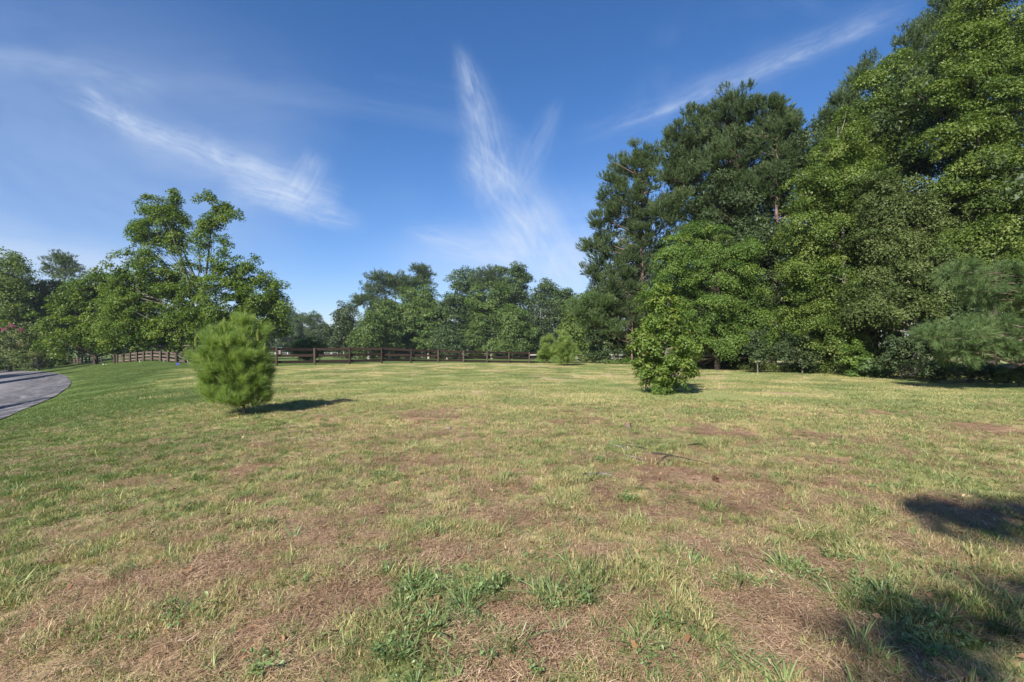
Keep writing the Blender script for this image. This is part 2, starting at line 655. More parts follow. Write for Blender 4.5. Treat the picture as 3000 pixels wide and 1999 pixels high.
def resample(poly, n):
    """Catmull-Rom through the polygon's points (open curve)"""
    P = np.vstack([poly[0] * 2 - poly[1], poly, poly[-1] * 2 - poly[-2]])
    res = []
    for i in range(1, len(P) - 2):
        for t in np.linspace(0, 1, n, endpoint=False):
            a, b, c, d = P[i - 1], P[i], P[i + 1], P[i + 2]
            res.append(0.5 * ((2 * b) + (c - a) * t + (2 * a - 5 * b + 4 * c - d) * t * t + (3 * b - a - 3 * c + d) * t ** 3))
    res.append(P[-2])
    return np.array(res)


road_edge = resample(road_xy, 6)


def in_poly(x, y, poly):
    inside = np.zeros(len(x), bool)
    n = len(poly)
    j = n - 1
    for i in range(n):
        xi, yi = poly[i]
        xj, yj = poly[j]
        c = ((yi > y) != (yj > y)) & (x < (xj - xi) * (y - yi) / (yj - yi + 1e-12) + xi)
        inside ^= c
        j = i
    return inside


# patches of bare or straw-covered soil: photograph column, row, radii in metres, strength
BARE = [(1060, 1770, .42, .30, 1.0), (1180, 1355, .55, .30, 1.0), (2000, 1400, .95, .50, .95), (1850, 1340, .9, .35, .8),
        (330, 1720, .55, .35, .95), (120, 1800, .4, .35, .9), (620, 1650, .5, .25, .8), (900, 1560, .7, .3, .7), (760, 1850, .35, .25, .8),
        (1450, 1420, .9, .35, .5), (1500, 1500, .7, .3, .6), (1300, 1620, .5, .3, .6), (1580, 1850, .3, .3, .7), (1780, 1920, .3, .2, .7),
        (2350, 1830, .3, .22, .9), (2850, 1500, .6, .35, .8), (2200, 1450, .5, .2, .8), (2480, 1290, .8, .25, .7), (2750, 1340, .8, .3, .7),
        (2780, 1250, 1.0, .3, .6), (1240, 1400, .4, .2, .5), (1700, 1240, .6, .2, .6), (1980, 1260, .6, .2, .5), (2600, 1190, 1.4, .35, .5),
        (350, 1420, .6, .3, .5), (170, 1520, .4, .3, .6), (1650, 1560, .35, .3, .5), (2050, 1600, .4, .2, .5), (530, 1900, .3, .2, .7), (1330, 1950, .25, .15, .6),
        (2950, 1820, .2, .2, .6), (1100, 1500, .6, .25, .5)]
BW = [(gp(a, b), c, d, e) for a, b, c, d, e in BARE]
LUSH = [(120, 1380, 3.2, 2.6, 1.0), (300, 1200, 3.5, 5.0, 1.0), (60, 1550, 0.8, .8, .7), (260, 1500, .7, .5, .5), (1400, 1810, .42, .28, 1.0), (1270, 1740, .2, .3, .6),
        (1950, 1480, .5, .3, .6), (2430, 1700, .5, .3, .5), (2750, 1850, .5, .4, .8), (2100, 1850, .35, .3, .6), (1850, 1310, .5, .3, .5), (560, 1130, 4, 6, .5)]
LW = [(gp(a, b), c, d, e) for a, b, c, d, e in LUSH]


def patches(x, y):
    """bare soil, lush green and dry straw shares of the turf at a ground point"""
    wx = x + (fbm(x * 1.7, y * 1.7, 31, 3) - .5) * 0.9
    wy = y + (fbm(x * 1.7, y * 1.7, 41, 3) - .5) * 0.9
    bare = np.zeros_like(x)
    for c, rx, ry, s in BW:
        sc = 1.0
        bare = np.maximum(bare, s * np.exp(-((wx - c.x) / rx / sc) ** 2 - ((wy - c.y) / ry / sc) ** 2))
    bare = np.maximum(bare, sstep(fbm(x * 0.55, y * 0.55, 51, 4), .60, .78) * 0.85)
    bare = np.maximum(bare, sstep(fbm(x * 2.1, y * 2.1, 61, 3), .62, .80) * 0.7)
    lush = np.zeros_like(x)
    for c, rx, ry, s in LW:
        lush = np.maximum(lush, s * np.exp(-((wx - c.x) / rx) ** 2 - ((wy - c.y) / ry) ** 2))
    s = (-x - 0.62 * y) / 1.17
    lush = np.maximum(lush, sstep(s, 0.0, 4.0))
    bare = bare * (1 - 0.85 * sstep(s, -0.5, 2.5)) * (1 - 0.45 * sstep(y, 8, 16))
    dry = sstep(fbm(x * 0.33 + 7, y * 0.33, 71, 4), .42, .62) * (1 - lush)
    # the lawn beyond the fence is short and green
    beyond = sstep(y - (37 + (x + 18) * 0.787), 0.3, 1.6)
    lush = np.maximum(lush, beyond)
    bare = bare * (1 - beyond)
    dry = dry * (1 - beyond)
    return bare, lush, dry


n = 264
a_, b_ = 2.2, math.asinh(1600 / 2.2)
t = np.linspace(-1, 1, n)
gx = a_ * np.sinh(b_ * t)
gy = a_ * np.sinh(b_ * t) + 4.0
GX, GY = np.meshgrid(gx, gy)
GZ = tz(GX, GY)
v = np.stack([GX, GY, GZ], -1).reshape(-1, 3)
ii = np.arange(n * n).reshape(n, n)
f = np.stack([ii[:-1, :-1], ii[:-1, 1:], ii[1:, 1:], ii[1:, :-1]], -1).reshape(-1, 4)
gme = np_mesh('ground', v, f, smoothf=True)
bb, ll, dd = patches(v[:, 0], v[:, 1])
dq = gp(60, 1900)
dp = np.exp(-((v[:, 0] - dq.x) / 0.9) ** 2 - ((v[:, 1] - dq.y) / 0.8) ** 2)
for nm, arr in (('bare', bb), ('lush', ll), ('dry', dd), ('damp', dp)):
    a = gme.attributes.new(nm, 'FLOAT', 'POINT')
    a.data.foreach_set('value', arr.astype(np.float32))

m, g = newmat('turf_and_soil')
tcn = g.nodes.new('ShaderNodeTexCoord')
ob = tcn.outputs['Object']


def att(g, nm):
    a = g.nodes.new('ShaderNodeAttribute')
    a.attribute_name = nm
    return S(g, a.outputs['Fac'])


fine = noise(g, ob, 55, 6, 0.7)
med = noise(g, ob, 7, 5, 0.6)
big = noise(g, ob, 0.8, 4, 0.6)
mp = g.nodes.new('ShaderNodeMapping')
mp.inputs['Scale'].default_value = (140, 22, 30)
mp.inputs['Rotation'].default_value = (0, 0, 0.5)
g.links.new(ob, mp.inputs[0])
straw = noise(g, mp.outputs[0], 1.0, 3, 0.6, 1.5)
soil = ramp(g, fine * 0.5 + med * 0.5, [(0.38, (0.075, 0.042, 0.026)), (0.5, (0.29, 0.180, 0.110)), (0.62, (0.50, 0.335, 0.215))])
soil = mixc(g, smooth(straw, 0.50, 0.66) * 0.6, soil, (0.40, 0.29, 0.20))
thatch = ramp(g, fine * 0.6 + big * 0.4, [(0.32, (0.17, 0.130, 0.070)), (0.5, (0.34, 0.275, 0.150)), (0.68, (0.50, 0.41, 0.24))])
green = ramp(g, fine * 0.6 + med * 0.4, [(0.34, (0.042, 0.070, 0.019)), (0.5, (0.085, 0.125, 0.034)), (0.66, (0.14, 0.18, 0.055))])
olive = ramp(g, fine * 0.6 + med * 0.4, [(0.34, (0.115, 0.128, 0.048)), (0.5, (0.235, 0.250, 0.095)), (0.66, (0.37, 0.36, 0.155))])
c = mixc(g, smooth(att(g, 'dry') + (med - 0.5) * 0.6, 0.2, 0.8), olive, thatch)
c = mixc(g, smooth(att(g, 'lush') + (med - 0.5) * 0.5, 0.3, 0.75), c, green)
# beneath the blades close by, and wherever the turf is worn, soil and litter
soil = mixc(g, att(g, 'damp') * 0.75, soil, (0.50, 0.42, 0.40), 'MULTIPLY')
c = mixc(g, smooth(att(g, 'bare') + (fine - 0.5) * 0.5 + (med - 0.5) * 0.6, 0.12, 0.5), c, soil)
p = g.nodes.new('ShaderNodeBsdfPrincipled')
p.inputs['Roughness'].default_value = 0.95
p.inputs['Specular IOR Level'].default_value = 0.1
g.links.new(c, p.inputs['Base Color'])
bmp = g.nodes.new('ShaderNodeBump')
bmp.inputs['Strength'].default_value = 0.9
bmp.inputs['Distance'].default_value = 0.03
g.links.new((fine * 0.6 + med * 0.8 + straw * 0.3).s, bmp.inputs['Height'])
g.links.new(bmp.outputs[0], p.inputs['Normal'])
out(g, p.outputs[0])
ground = mesh_obj('ground', gme, m)
tag(ground, kind='structure')

# ------------------------------------------------------------------ road
pts2 = [Vector(p) for p in road_edge]
x0, y0 = road_edge.min(0)
x1, y1 = road_edge.max(0)
xs, ys = np.meshgrid(np.arange(x0, x1, 1.2), np.arange(y0, y1, 1.2))
q = np.stack([xs.ravel(), ys.ravel()], 1)
q = q[in_poly(q[:, 0], q[:, 1], road_edge)]
dmin = np.min(np.linalg.norm(q[:, None, :] - road_edge[None, ::2, :], axis=2), axis=1)
q = q[dmin > 0.3]
nb = len(pts2)
res = geometry.delaunay_2d_cdt(pts2 + [Vector(p) for p in q], [(i, (i + 1) % nb) for i in range(nb)], [], 1, 1e-5)
rv, re_, rf = res[0], res[1], res[2]
rv = np.array([(p.x, p.y) for p in rv])
zz = tz(rv[:, 0], rv[:, 1]) + 0.035
me = bpy.data.meshes.new('road')
bm = bmesh.new()
bv = [bm.verts.new((rv[i, 0], rv[i, 1], zz[i])) for i in range(len(rv))]
for fc in rf:
    try:
        bm.faces.new([bv[i] for i in fc])
    except ValueError:
        pass
bm.normal_update()
for fc in bm.faces:
    if fc.normal.z < 0:
        fc.normal_flip()
be = [e for e in bm.edges if e.is_boundary]
ex = bmesh.ops.extrude_edge_only(bm, edges=be)
for vv in [x for x in ex['geom'] if isinstance(x, bmesh.types.BMVert)]:
    vv.co.z -= 0.05
bm.to_mesh(me)
bm.free()
vco = np.zeros(len(me.vertices) * 3, np.float32)
me.vertices.foreach_get('co', vco)
vco = vco.reshape(-1, 3)
near = road_edge[: 6 * 9]
ed = np.min(np.linalg.norm(vco[:, None, :2] - near[None], axis=2), axis=1)
a = me.attributes.new('edge', 'FLOAT', 'POINT')
a.data.foreach_set('value', ed.astype(np.float32))
m, g = newmat('asphalt')
tcn = g.nodes.new('ShaderNodeTexCoord')
ob = tcn.outputs['Object']
f1 = noise(g, ob, 60, 5, 0.7)
f2 = noise(g, ob, 0.5, 4, 0.6, 0.5)
c = ramp(g, f1 * 0.35 + f2 * 0.65, [(0.35, (0.10, 0.094, 0.098)), (0.65, (0.175, 0.163, 0.168))])
sw = noise(g, ob, 0.42, 3, 0.5, 3.0)
ridge = (sw - 0.5).m('ABSOLUTE')
tar = (smooth(ridge, 0.05, 0.11) * -1.0 + 1.0) * (smooth(att(g, 'edge'), 2.2, 4.2) * -1.0 + 1.0)
c = mixc(g, tar * 0.85, c, (0.028, 0.028, 0.034))
p = g.nodes.new('ShaderNodeBsdfPrincipled')
p.inputs['Roughness'].default_value = 0.85
g.links.new(c, p.inputs['Base Color'])
b = g.nodes.new('ShaderNodeBump')
b.inputs['Strength'].default_value = 0.4
b.inputs['Distance'].default_value = 0.01
g.links.new(f1.s, b.inputs['Height'])
g.links.new(b.outputs[0], p.inputs['Normal'])
out(g, p.outputs[0])
road = mesh_obj('road', me, m)
tag(road, kind='structure')

# ================================================================== FENCES
def woodmat(name, c0, c1, rough=0.85):
    m, g = newmat(name)
    tcn = g.nodes.new('ShaderNodeTexCoord')
    n1 = noise(g, tcn.outputs['Object'], 3.5, 6, 0.65, 1.0)
    oi = g.nodes.new('ShaderNodeObjectInfo')
    c = ramp(g, n1 * 0.6 + S(g, oi.outputs['Random']) * 0.4, [(0.3, c0), (0.72, c1)])
    p = g.nodes.new('ShaderNodeBsdfPrincipled')
    p.inputs['Roughness'].default_value = rough
    p.inputs['Specular IOR Level'].default_value = 0.2
    g.links.new(c, p.inputs['Base Color'])
    b = g.nodes.new('ShaderNodeBump')
    b.inputs['Strength'].default_value = 0.4
    b.inputs['Distance'].default_value = 0.01
    g.links.new(n1.s, b.inputs['Height'])
    g.links.new(b.outputs[0], p.inputs['Normal'])
    out(g, p.outputs[0])
    return m


def boxmesh(name, sx, sy, sz, bev=0.008, z0=True):
    bm = bmesh.new()
    bmesh.ops.create_cube(bm, size=1.0)
    for v in bm.verts:
        v.co.x *= sx
        v.co.y *= sy
        v.co.z = (v.co.z + (0.5 if z0 else 0)) * sz
    if bev:
        bmesh.ops.bevel(bm, geom=bm.edges[:], offset=bev, segments=1, affect='EDGES')
    me = bpy.data.meshes.new(name)
    bm.to_mesh(me)
    bm.free()
    return me


def postmesh(name, rad, h):
    """a round wooden post with a slightly domed, weathered top"""
    bm = bmesh.new()
    rs = [(rad * 1.04, -0.15), (rad, 0.2), (rad * .97, h * .6), (rad * .95, h - .03), (rad * .6, h)]
    rings = []
    for r_, z_ in rs:
        rings.append([bm.verts.new((r_ * math.cos(k * math.pi / 4 + .2), r_ * math.sin(k * math.pi / 4 + .2), z_)) for k in range(8)])
    for i in range(4):
        for k in range(8):
            bm.faces.new((rings[i][k], rings[i][(k + 1) % 8], rings[i + 1][(k + 1) % 8], rings[i + 1][k]))
    bm.faces.new(rings[-1])
    me = bpy.data.meshes.new(name)
    bm.to_mesh(me)
    bm.free()
    return me


def fence(name, label, posts, heights, railz, rail_h, rail_t, post_r, pm, rm, square=False, group=None, skip=()):
    root = thing(name, label, 'fence', posts[0], group)
    r = random.Random(len(posts))
    o0 = Vector(posts[0])
    pmesh = {}
    for i, (p, h) in enumerate(zip(posts, heights)):
        key = round(h, 2)
        if key not in pmesh:
            pmesh[key] = (boxmesh('post', post_r * 1.8, post_r * 1.8, h, .01) if square else postmesh('post', post_r, h))
        o = mesh_obj('post', pmesh[key], pm, root)
        o.location = Vector(p) - o0
        o.rotation_euler = (r.uniform(-.025, .025), r.uniform(-.025, .025), r.uniform(0, 1.5) if not square else 0)
    for i in range(len(posts) - 1):
        if i in skip:
            continue
        a, b = Vector(posts[i]), Vector(posts[i + 1])
        for zf in railz:
            A = a + Vector((0, 0, heights[i] * zf + r.uniform(-.02, .02)))
            B = b + Vector((0, 0, heights[i + 1] * zf + r.uniform(-.02, .02)))
            L = (B - A).length
            me = boxmesh('rail', L + 0.02, rail_t, rail_h, .004, False)
            o = mesh_obj('rail', me, rm, root)
            mid = (A + B) / 2
            nrm = Vector((-(B - A).y, (B - A).x, 0)).normalized()
            if nrm.y > 0:
                nrm = -nrm
            o.location = mid - o0 + nrm * (post_r + rail_t / 2 - 0.006) * -1
            dv = B - A
            o.rotation_euler = (0, -math.atan2(dv.z, math.hypot(dv.x, dv.y)), math.atan2(dv.y, dv.x))
    return root


wm_post = woodmat('weathered_post', (0.028, 0.019, 0.015), (0.085, 0.064, 0.050))
wm_rail = woodmat('dark_brown_rail', (0.016, 0.010, 0.009), (0.050, 0.031, 0.025))
wm_pink = woodmat('weathered_rail', (0.085, 0.056, 0.050), (0.155, 0.110, 0.098))
wm_pinkp = woodmat('weathered_grey_post', (0.05, 0.038, 0.034), (0.10, 0.08, 0.07))
wm_whitep = woodmat('white_paint', (0.62, 0.62, 0.60), (0.80, 0.80, 0.78))
wm_white = woodmat('pale_grey_paint', (0.30, 0.30, 0.29), (0.48, 0.48, 0.47))

posts, hs_ = [], []
tops = [1018, 1018, 1020, 1018, 1018, 1023, 1025, 1028, 1030, 1030, 1032, 1034, 1037, 1040, 1041, 1042, 1043]
for i in range(-1, 16):
    x = -18.0 + 2.21 * i
    y = 37.0 + 1.74 * i
    z = tzf(x, y)
    top = EYE + (HOR - tops[i + 1]) * y / F
    posts.append((x, y, z))
    hs_.append(max(1.15, min(1.5, top - z)))
fence('board_fence', 'dark brown three-board fence crossing the field in front of the far woods', posts, hs_, (0.91, 0.56, 0.22), 0.20, 0.04, 0.085, wm_post, wm_rail)

# weathered fence to the left: two runs
pxs = [(336, 61.5), (344, 61), (362, 59.5), (381, 57.5), (401, 55.5), (421, 54), (445, 52.8), (470, 52), (492, 51.6), (517, 51.3), (541, 51.5), (565, 52), (588, 52.5), (612, 53), (636, 53.6)]
tp = [1043, 1043, 1042, 1041, 1040, 1038, 1036, 1034, 1034, 1034, 1035, 1036, 1037, 1038, 1039]
posts, hs_ = [], []
for (px, d), tpx in zip(pxs, tp):
    x = (px - 1500) / F * d
    z = tzf(x, d)
    posts.append((x, d, z))
    hs_.append(max(1.1, min(1.7, EYE + (HOR - tpx) * d / F - z)))
fence('board_fence', 'weathered pinkish brown three-board fence under the large maple', posts, hs_, (0.90, 0.58, 0.24), 0.17, 0.045, 0.10, wm_pinkp, wm_pink, square=True)
pxs = [(184, 104), (193, 102), (202, 100), (211, 98), (220, 96), (230, 94), (241, 91.5), (252, 89), (262, 86.5), (274, 84), (286, 82), (298, 80)]
tp = [1062, 1062, 1061, 1060, 1059, 1057.5, 1056, 1054, 1052, 1050, 1049, 1048]
posts, hs_ = [], []
for (px, d), tpx in zip(pxs, tp):
    x = (px - 1500) / F * d
    z = tzf(x, d)
    posts.append((x, d, z))
    hs_.append(max(1.2, min(1.9, EYE + (HOR - tpx) * d / F - z)))
fence('board_fence', 'weathered brown fence running downhill behind the smaller maple beside the road bend', posts, hs_, (0.90, 0.58, 0.24), 0.17, 0.045, 0.10, wm_pinkp, wm_pink, square=True)
# far white fence beyond the field
posts = []
for i in range(26):
    px = 770 + 18.2 * i
    d = 170.0
    x = (px - 1500) / F * d
    posts.append((x, d, tzf(x, d)))
fence('paddock_fence', 'pale paddock fence with white posts seen small between the boards of the dark fence', posts, [1.35] * 26, (0.94, 0.55), 0.09, 0.05, 0.10, wm_whitep, wm_white, square=True)
# paddock fence at the right, seen behind the small pines
posts = []
for i in range(12):
    px = 1550 + 31 * i
    d = 78.0
    x = (px - 1500) / F * d
    posts.append((x, d, tzf(x, d)))
fence('paddock_fence', 'pale grey rail fence behind the two small pines by the woods', posts, [1.3] * 12, (0.93, 0.5), 0.12, 0.05, 0.07, wm_pinkp, wm_white, square=True)

# ================================================================== TREES
FARG = 'trees of the woods beyond the dark fence'
far = dict(kind='leaf', clr=1.4, leaf=0.38, nl=20, trunk_r=0.24, ncl=230, group=FARG)


def ft(label, px, d, lobes, mat='fargreen', seed=1, nleaf=9000, bark='pale', name='deciduous_tree', **kw):
    a = dict(far)
    a.update(kw)
    return plant_tree(name, 'tree', label, px, d, lobes, a.pop('kind'), mat, bark, seed, nleaf=int(nleaf * 1.7), **a)


def fp(label, px, d, lobes, seed=1, nleaf=1500, **kw):
    a = dict(far)
    a.update(clr=1.5, nper=12, nlen=0.62, nwid=0.050, brush=0.8, ncl=90, inner=0.2)
    a['kind'] = 'pine'
    a.update(kw)
    return plant_tree('pine_tree', 'tree', label, px, d, lobes, a.pop('kind'), a.pop('mat', 'pine'), 'grey', seed, nleaf=nleaf, **a)


# left of centre, furthest, bluish
ft('tall distant tree whose crown shows right beside the large maple', 842, 200, [(838, 925, 34, 30), (842, 970, 38, 45)], 'farleaf', 11, 9000)
ft('distant leafy tree with a pale bare trunk above the fence', 872, 195, [(878, 935, 18, 18), (872, 975, 30, 30)], 'farleaf', 12, 8000)
fp('distant flat-topped pine standing over the light green round tree', 920, 190, [(920, 930, 20, 12), (918, 950, 26, 14), (922, 975, 22, 14)], 13, 1600)
ft('dark distant tree between the flat-topped pine and the grey-green oak', 950, 185, [(948, 975, 26, 26), (960, 1005, 24, 26)], 'dark', 14, 9000)
ft('low distant tree behind the blue-green shed roof', 805, 190, [(800, 985, 40, 26), (810, 1010, 40, 20)], 'farleaf', 15, 8000)
ft('wide low pale green tree like a dome just beyond the fence', 905, 72, [(905, 1012, 46, 20), (905, 1028, 48, 16)], 'fresh', 16, 7000, leaf=0.26, clr=0.8, trunk_r=.15, name='round_tree')
ft('dark grey-green oak with a rounded crown behind the fence', 1010, 118, [(1012, 925, 30, 32), (1000, 975, 40, 40), (1025, 985, 40, 50)], 'dark', 17, 10000, name='oak_tree', bark='grey')
fp('tall pine at the left end of the far woods', 1108, 132, [(1108, 818, 22, 16), (1090, 850, 34, 28), (1070, 875, 28, 20), (1110, 885, 30, 30)], 18, 1700)
fp('pine with a rounded top right of the tall left-end pine', 1160, 134, [(1150, 820, 24, 18), (1170, 845, 34, 30), (1185, 830, 22, 16)], 19, 1400)
fp('slender pine rising highest over the pale green tree mass', 1236, 138, [(1236, 790, 24, 12), (1240, 808, 28, 14), (1228, 832, 32, 14), (1245, 845, 24, 14)], 20, 1300, inner=0.1, ncl=60)
ft('pale leafy tree leaning out at the left foot of the far woods', 1080, 108, [(1085, 960, 34, 50), (1060, 1000, 30, 34)], 'fargreen', 21, 8000)
ft('bright green sweetgum at the front left of the far woods', 1140, 112, [(1125, 910, 34, 36), (1145, 960, 50, 60), (1130, 1010, 46, 26)], 'fargreen', 22, 11000)
ft('tall bright green tree with a pointed top among the far woods', 1195, 116, [(1190, 860, 26, 30), (1200, 910, 50, 50), (1190, 970, 56, 55)], 'fargreen', 23, 12000)
ft('dense green tree right of the pointed tree with foliage to the ground', 1255, 115, [(1250, 865, 24, 30), (1250, 910, 40, 40), (1255, 970, 50, 60), (1285, 920, 30, 40)], 'fargreen', 24, 12000)
ft('small spreading dark tree in the gap of the far woods', 1310, 108, [(1305, 985, 34, 28), (1320, 1010, 30, 20)], 'farleaf', 25, 6000)
ft('narrow spiky-topped tall tree with sky on its left side', 1345, 118, [(1348, 800, 14, 16), (1345, 830, 34, 26), (1338, 880, 36, 30), (1330, 930, 50, 50), (1340, 990, 46, 40)], 'farleaf', 26, 13000, clr=1.6)
fp('thin pine between the spiky tree and the broad pine', 1392, 128, [(1388, 815, 16, 12), (1395, 840, 22, 22)], 27, 700)
fp('broad dark pine top in the middle of the far woods', 1440, 130, [(1438, 806, 32, 16), (1440, 830, 38, 20)], 28, 1300)
ft('leafy tree with a tall pale trunk showing in the middle of the woods', 1440, 112, [(1400, 880, 34, 40), (1425, 930, 46, 50), (1400, 990, 40, 46), (1455, 860, 34, 34)], 'fargreen', 29, 13000, bark='pale')
ft('highest rounded tree of the far woods with sky gaps in its crown', 1515, 120, [(1512, 790, 24, 18), (1530, 815, 28, 24), (1475, 795, 14, 16), (1500, 850, 50, 40), (1520, 910, 50, 60)], 'farleaf', 30, 14000, inner=0.3)
ft('full green tree right of the pale trunk with branches to the fence', 1500, 108, [(1490, 940, 40, 50), (1520, 980, 44, 50), (1480, 1010, 40, 26)], 'fargreen', 31, 11000)
ft('open-crowned tree with spreading bare limbs against the sky', 1600, 118, [(1600, 840, 24, 16), (1625, 860, 22, 22), (1580, 870, 26, 22), (1610, 890, 30, 14)], 'farleaf', 32, 4500, inner=0.2, nl=50)
ft('shaded dark tree behind the two small pines', 1580, 112, [(1575, 950, 48, 50), (1620, 950, 50, 60), (1590, 1000, 60, 34)], 'dark', 33, 12000)
ft('grey-green tree right of the open-crowned tree', 1660, 116, [(1655, 880, 30, 36), (1665, 940, 40, 60)], 'farleaf', 34, 9000)
ft('yellowish green tree at the right end of the far woods', 1690, 92, [(1700, 900, 28, 30), (1690, 950, 40, 40), (1690, 1005, 40, 30)], 'gum', 35, 10000, leaf=0.4, clr=1.6)
for k, (px, top, lab) in enumerate([(780, 945, 'dark distant tree just right of the young pine, low over the fence'), (830, 960, 'dark distant tree behind the small shed'), (880, 965, 'dark distant tree between the shed and the pale round tree'), (925, 975, 'dark distant tree just behind the pale round tree'), (965, 985, 'dark distant tree at the foot of the grey-green oak')]):
    ft(lab, px, 205, [(px, top + 25, 34, 26), (px - 6, top + 55, 38, 26), (px + 8, top + 75, 36, 18)], 'dark', 40 + k, 6000, leaf=0.6, nl=6)
# second rank fills
for k, (px, top, d, mt) in enumerate([(1130, 880, 150, 'dark'), (1180, 900, 150, 'dark'), (1225, 880, 148, 'dark'), (1390, 870, 150, 'dark'), (1460, 880, 150, 'dark'), (1555, 890, 146, 'dark'), (1720, 860, 140, 'farleaf'), (1760, 880, 130, 'farleaf')]):
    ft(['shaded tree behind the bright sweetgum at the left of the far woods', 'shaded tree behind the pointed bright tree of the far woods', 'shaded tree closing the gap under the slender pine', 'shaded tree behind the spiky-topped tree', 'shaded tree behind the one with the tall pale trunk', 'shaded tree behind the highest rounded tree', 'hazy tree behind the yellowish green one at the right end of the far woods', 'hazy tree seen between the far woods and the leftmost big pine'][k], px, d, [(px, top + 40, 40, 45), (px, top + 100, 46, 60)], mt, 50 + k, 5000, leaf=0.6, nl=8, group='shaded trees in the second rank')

# the two small pines before the woods
fam = dict(kind='pine', mat='youngpine', bark='pine', clr=0.28, nper=30, nlen=0.26, nwid=0.009, brush=0.3, inner=0.1, up=0.9, nl=20)
plant_tree('young_pine', 'tree', 'small bushy pine directly in front of the fence, left of its darker twin', 1602, 46, [(1603, 1003, 14, 20), (1600, 1028, 24, 22), (1602, 1045, 24, 14)], ncl=70, nleaf=650, seed=61, trunk_r=.05, group='two small pines before the woods', **fam)
plant_tree('young_pine', 'tree', 'taller pointed small pine with bare lower trunk and reddish soil at its foot', 1654, 38, [(1648, 985, 12, 18), (1648, 1010, 24, 22), (1652, 1036, 30, 18), (1652, 1052, 18, 10)], ncl=80, nleaf=800, seed=62, trunk_r=.06, group='two small pines before the woods', **fam)

# ------------------------------------------------------------------ left side
ft('loose-crowned tree at the left edge over the road', 30, 78, [(20, 762, 30, 22), (45, 775, 26, 20), (20, 830, 60, 50), (30, 910, 70, 70)], 'gum', 71, 11000, leaf=0.30, clr=1.4, group='trees left behind the road', bark='grey')
ft('broad dark tree behind the crepe myrtle', 120, 84, [(120, 850, 70, 55), (60, 900, 60, 60), (140, 930, 70, 60)], 'olive', 72, 13000, leaf=0.34, clr=1.6, group='trees left behind the road', bark='grey')
fp('flat-topped pine standing alone over the trees at far left', 187, 98, [(182, 752, 26, 7), (165, 762, 30, 6), (195, 775, 30, 7), (180, 786, 26, 6), (205, 797, 34, 6), (160, 795, 22, 6)], 73, 1100, mat='pine', clr=0.9, nlen=.45, nwid=.035, brush=.5, inner=0.1, group='trees left behind the road', ncl=90, trunk_h=15.8, rise=0.2)
ft('dark tree filling the space behind the smaller maple', 230, 100, [(210, 880, 80, 60), (330, 870, 80, 70), (280, 960, 120, 70)], 'dark', 74, 9000, leaf=0.42, clr=2, group='trees left behind the road')
ft('dark shaded tree low behind the weathered fence', 430, 92, [(400, 960, 90, 70), (520, 960, 90, 70), (460, 1020, 110, 34)], 'dark', 75, 9000, leaf=0.42, clr=2, group='trees left behind the road')
ft('shaded tree behind the right half of the large maple', 650, 110, [(620, 960, 80, 60), (720, 985, 80, 40)], 'dark', 76, 7000, leaf=0.5, clr=2, group='trees left behind the road')
ft('shaded tree past the left end of the weathered fence', 40, 96, [(-20, 960, 90, 80), (120, 990, 90, 60)], 'dark', 77, 7000, leaf=0.42, clr=2, group='trees left behind the road')

plant_tree('maple_tree', 'tree', 'smaller yellow-green maple with a dark trunk between the two fence runs', 281, 70,
           [(290, 830, 62, 36), (235, 880, 70, 50), (330, 890, 70, 56), (180, 950, 66, 44), (300, 960, 100, 56), (220, 1000, 90, 30), (345, 1000, 70, 26)],
           'leaf', 'maple', 'dark', 81, ncl=380, clr=1.0, nleaf=40000, leaf=0.28, trunk_r=.26, nl=50, flat=0.5)
plant_tree('maple_tree', 'tree', 'large maple with two tall open leaders and a broad rounded lower crown', 575, 60,
           [(505, 575, 26, 24), (425, 570, 18, 12), (450, 600, 36, 22), (490, 640, 44, 34), (400, 665, 30, 26), (440, 700, 56, 36), (515, 700, 38, 44), (470, 610, 34, 30), (455, 655, 40, 34), (510, 640, 30, 34),
            (612, 580, 26, 20), (655, 612, 32, 20), (685, 640, 14, 14), (610, 650, 40, 24), (600, 700, 34, 44), (650, 700, 22, 26),
            (430, 790, 96, 52), (540, 810, 60, 60), (370, 870, 66, 60), (460, 900, 110, 80), (690, 790, 70, 50), (760, 850, 70, 60), (640, 880, 110, 80),
            (800, 900, 48, 44), (720, 950, 110, 46), (400, 960, 90, 50), (540, 960, 110, 46), (575, 1000, 50, 22), (470, 975, 60, 36)],
           'leaf', 'maple', 'grey', 82, ncl=1100, clr=0.90, nleaf=140000, leaf=0.23, trunk_r=.32, nl=45, flat=0.5, trunk_h=11, dep=0.8, power=0.5,
           extra_trunks=[([(0, 0, 5.2), (-.6, 0, 8.4), (-1.4, .1, 11.5), (-2.6, .2, 15), (-3.7, .2, 19)], .2),
                         ([(0, 0, 5.2), (.6, 0.1, 8.4), (1.2, .1, 12), (1.5, .2, 15.6), (1.9, .2, 19)], .19)])
plant_tree('crepe_myrtle', 'tree', 'dark-leaved crepe myrtle with pink blossom at the left behind the road', 110, 76,
           [(60, 1010, 66, 42), (140, 990, 50, 40), (90, 1045, 80, 26), (110, 960, 50, 20)], 'leaf', 'olive', 'pale', 83, ncl=150, clr=0.9, nleaf=14000, leaf=0.26, trunk_r=.1, nl=30)
r = np.random.default_rng(84)
k_ = 74 / F
myr = [o for o in COL.objects if o.name.startswith('crepe_myrtle')][0]
lob = [((px - 110) * k_, -2.5, EYE + (HOR - py) * k_ - myr.location.z, rx * k_, .6, ry * k_) for px, py, rx, ry in [(78, 955, 11, 5), (58, 964, 11, 4), (106, 966, 8, 3), (112, 1005, 6, 2)]]
v, f, t, P, D = crown(lob, 20, 0.24, 600, 0.12, 84)
mesh_obj('blossom', np_mesh('blossom', v, f, t), LM['pink'], myr)


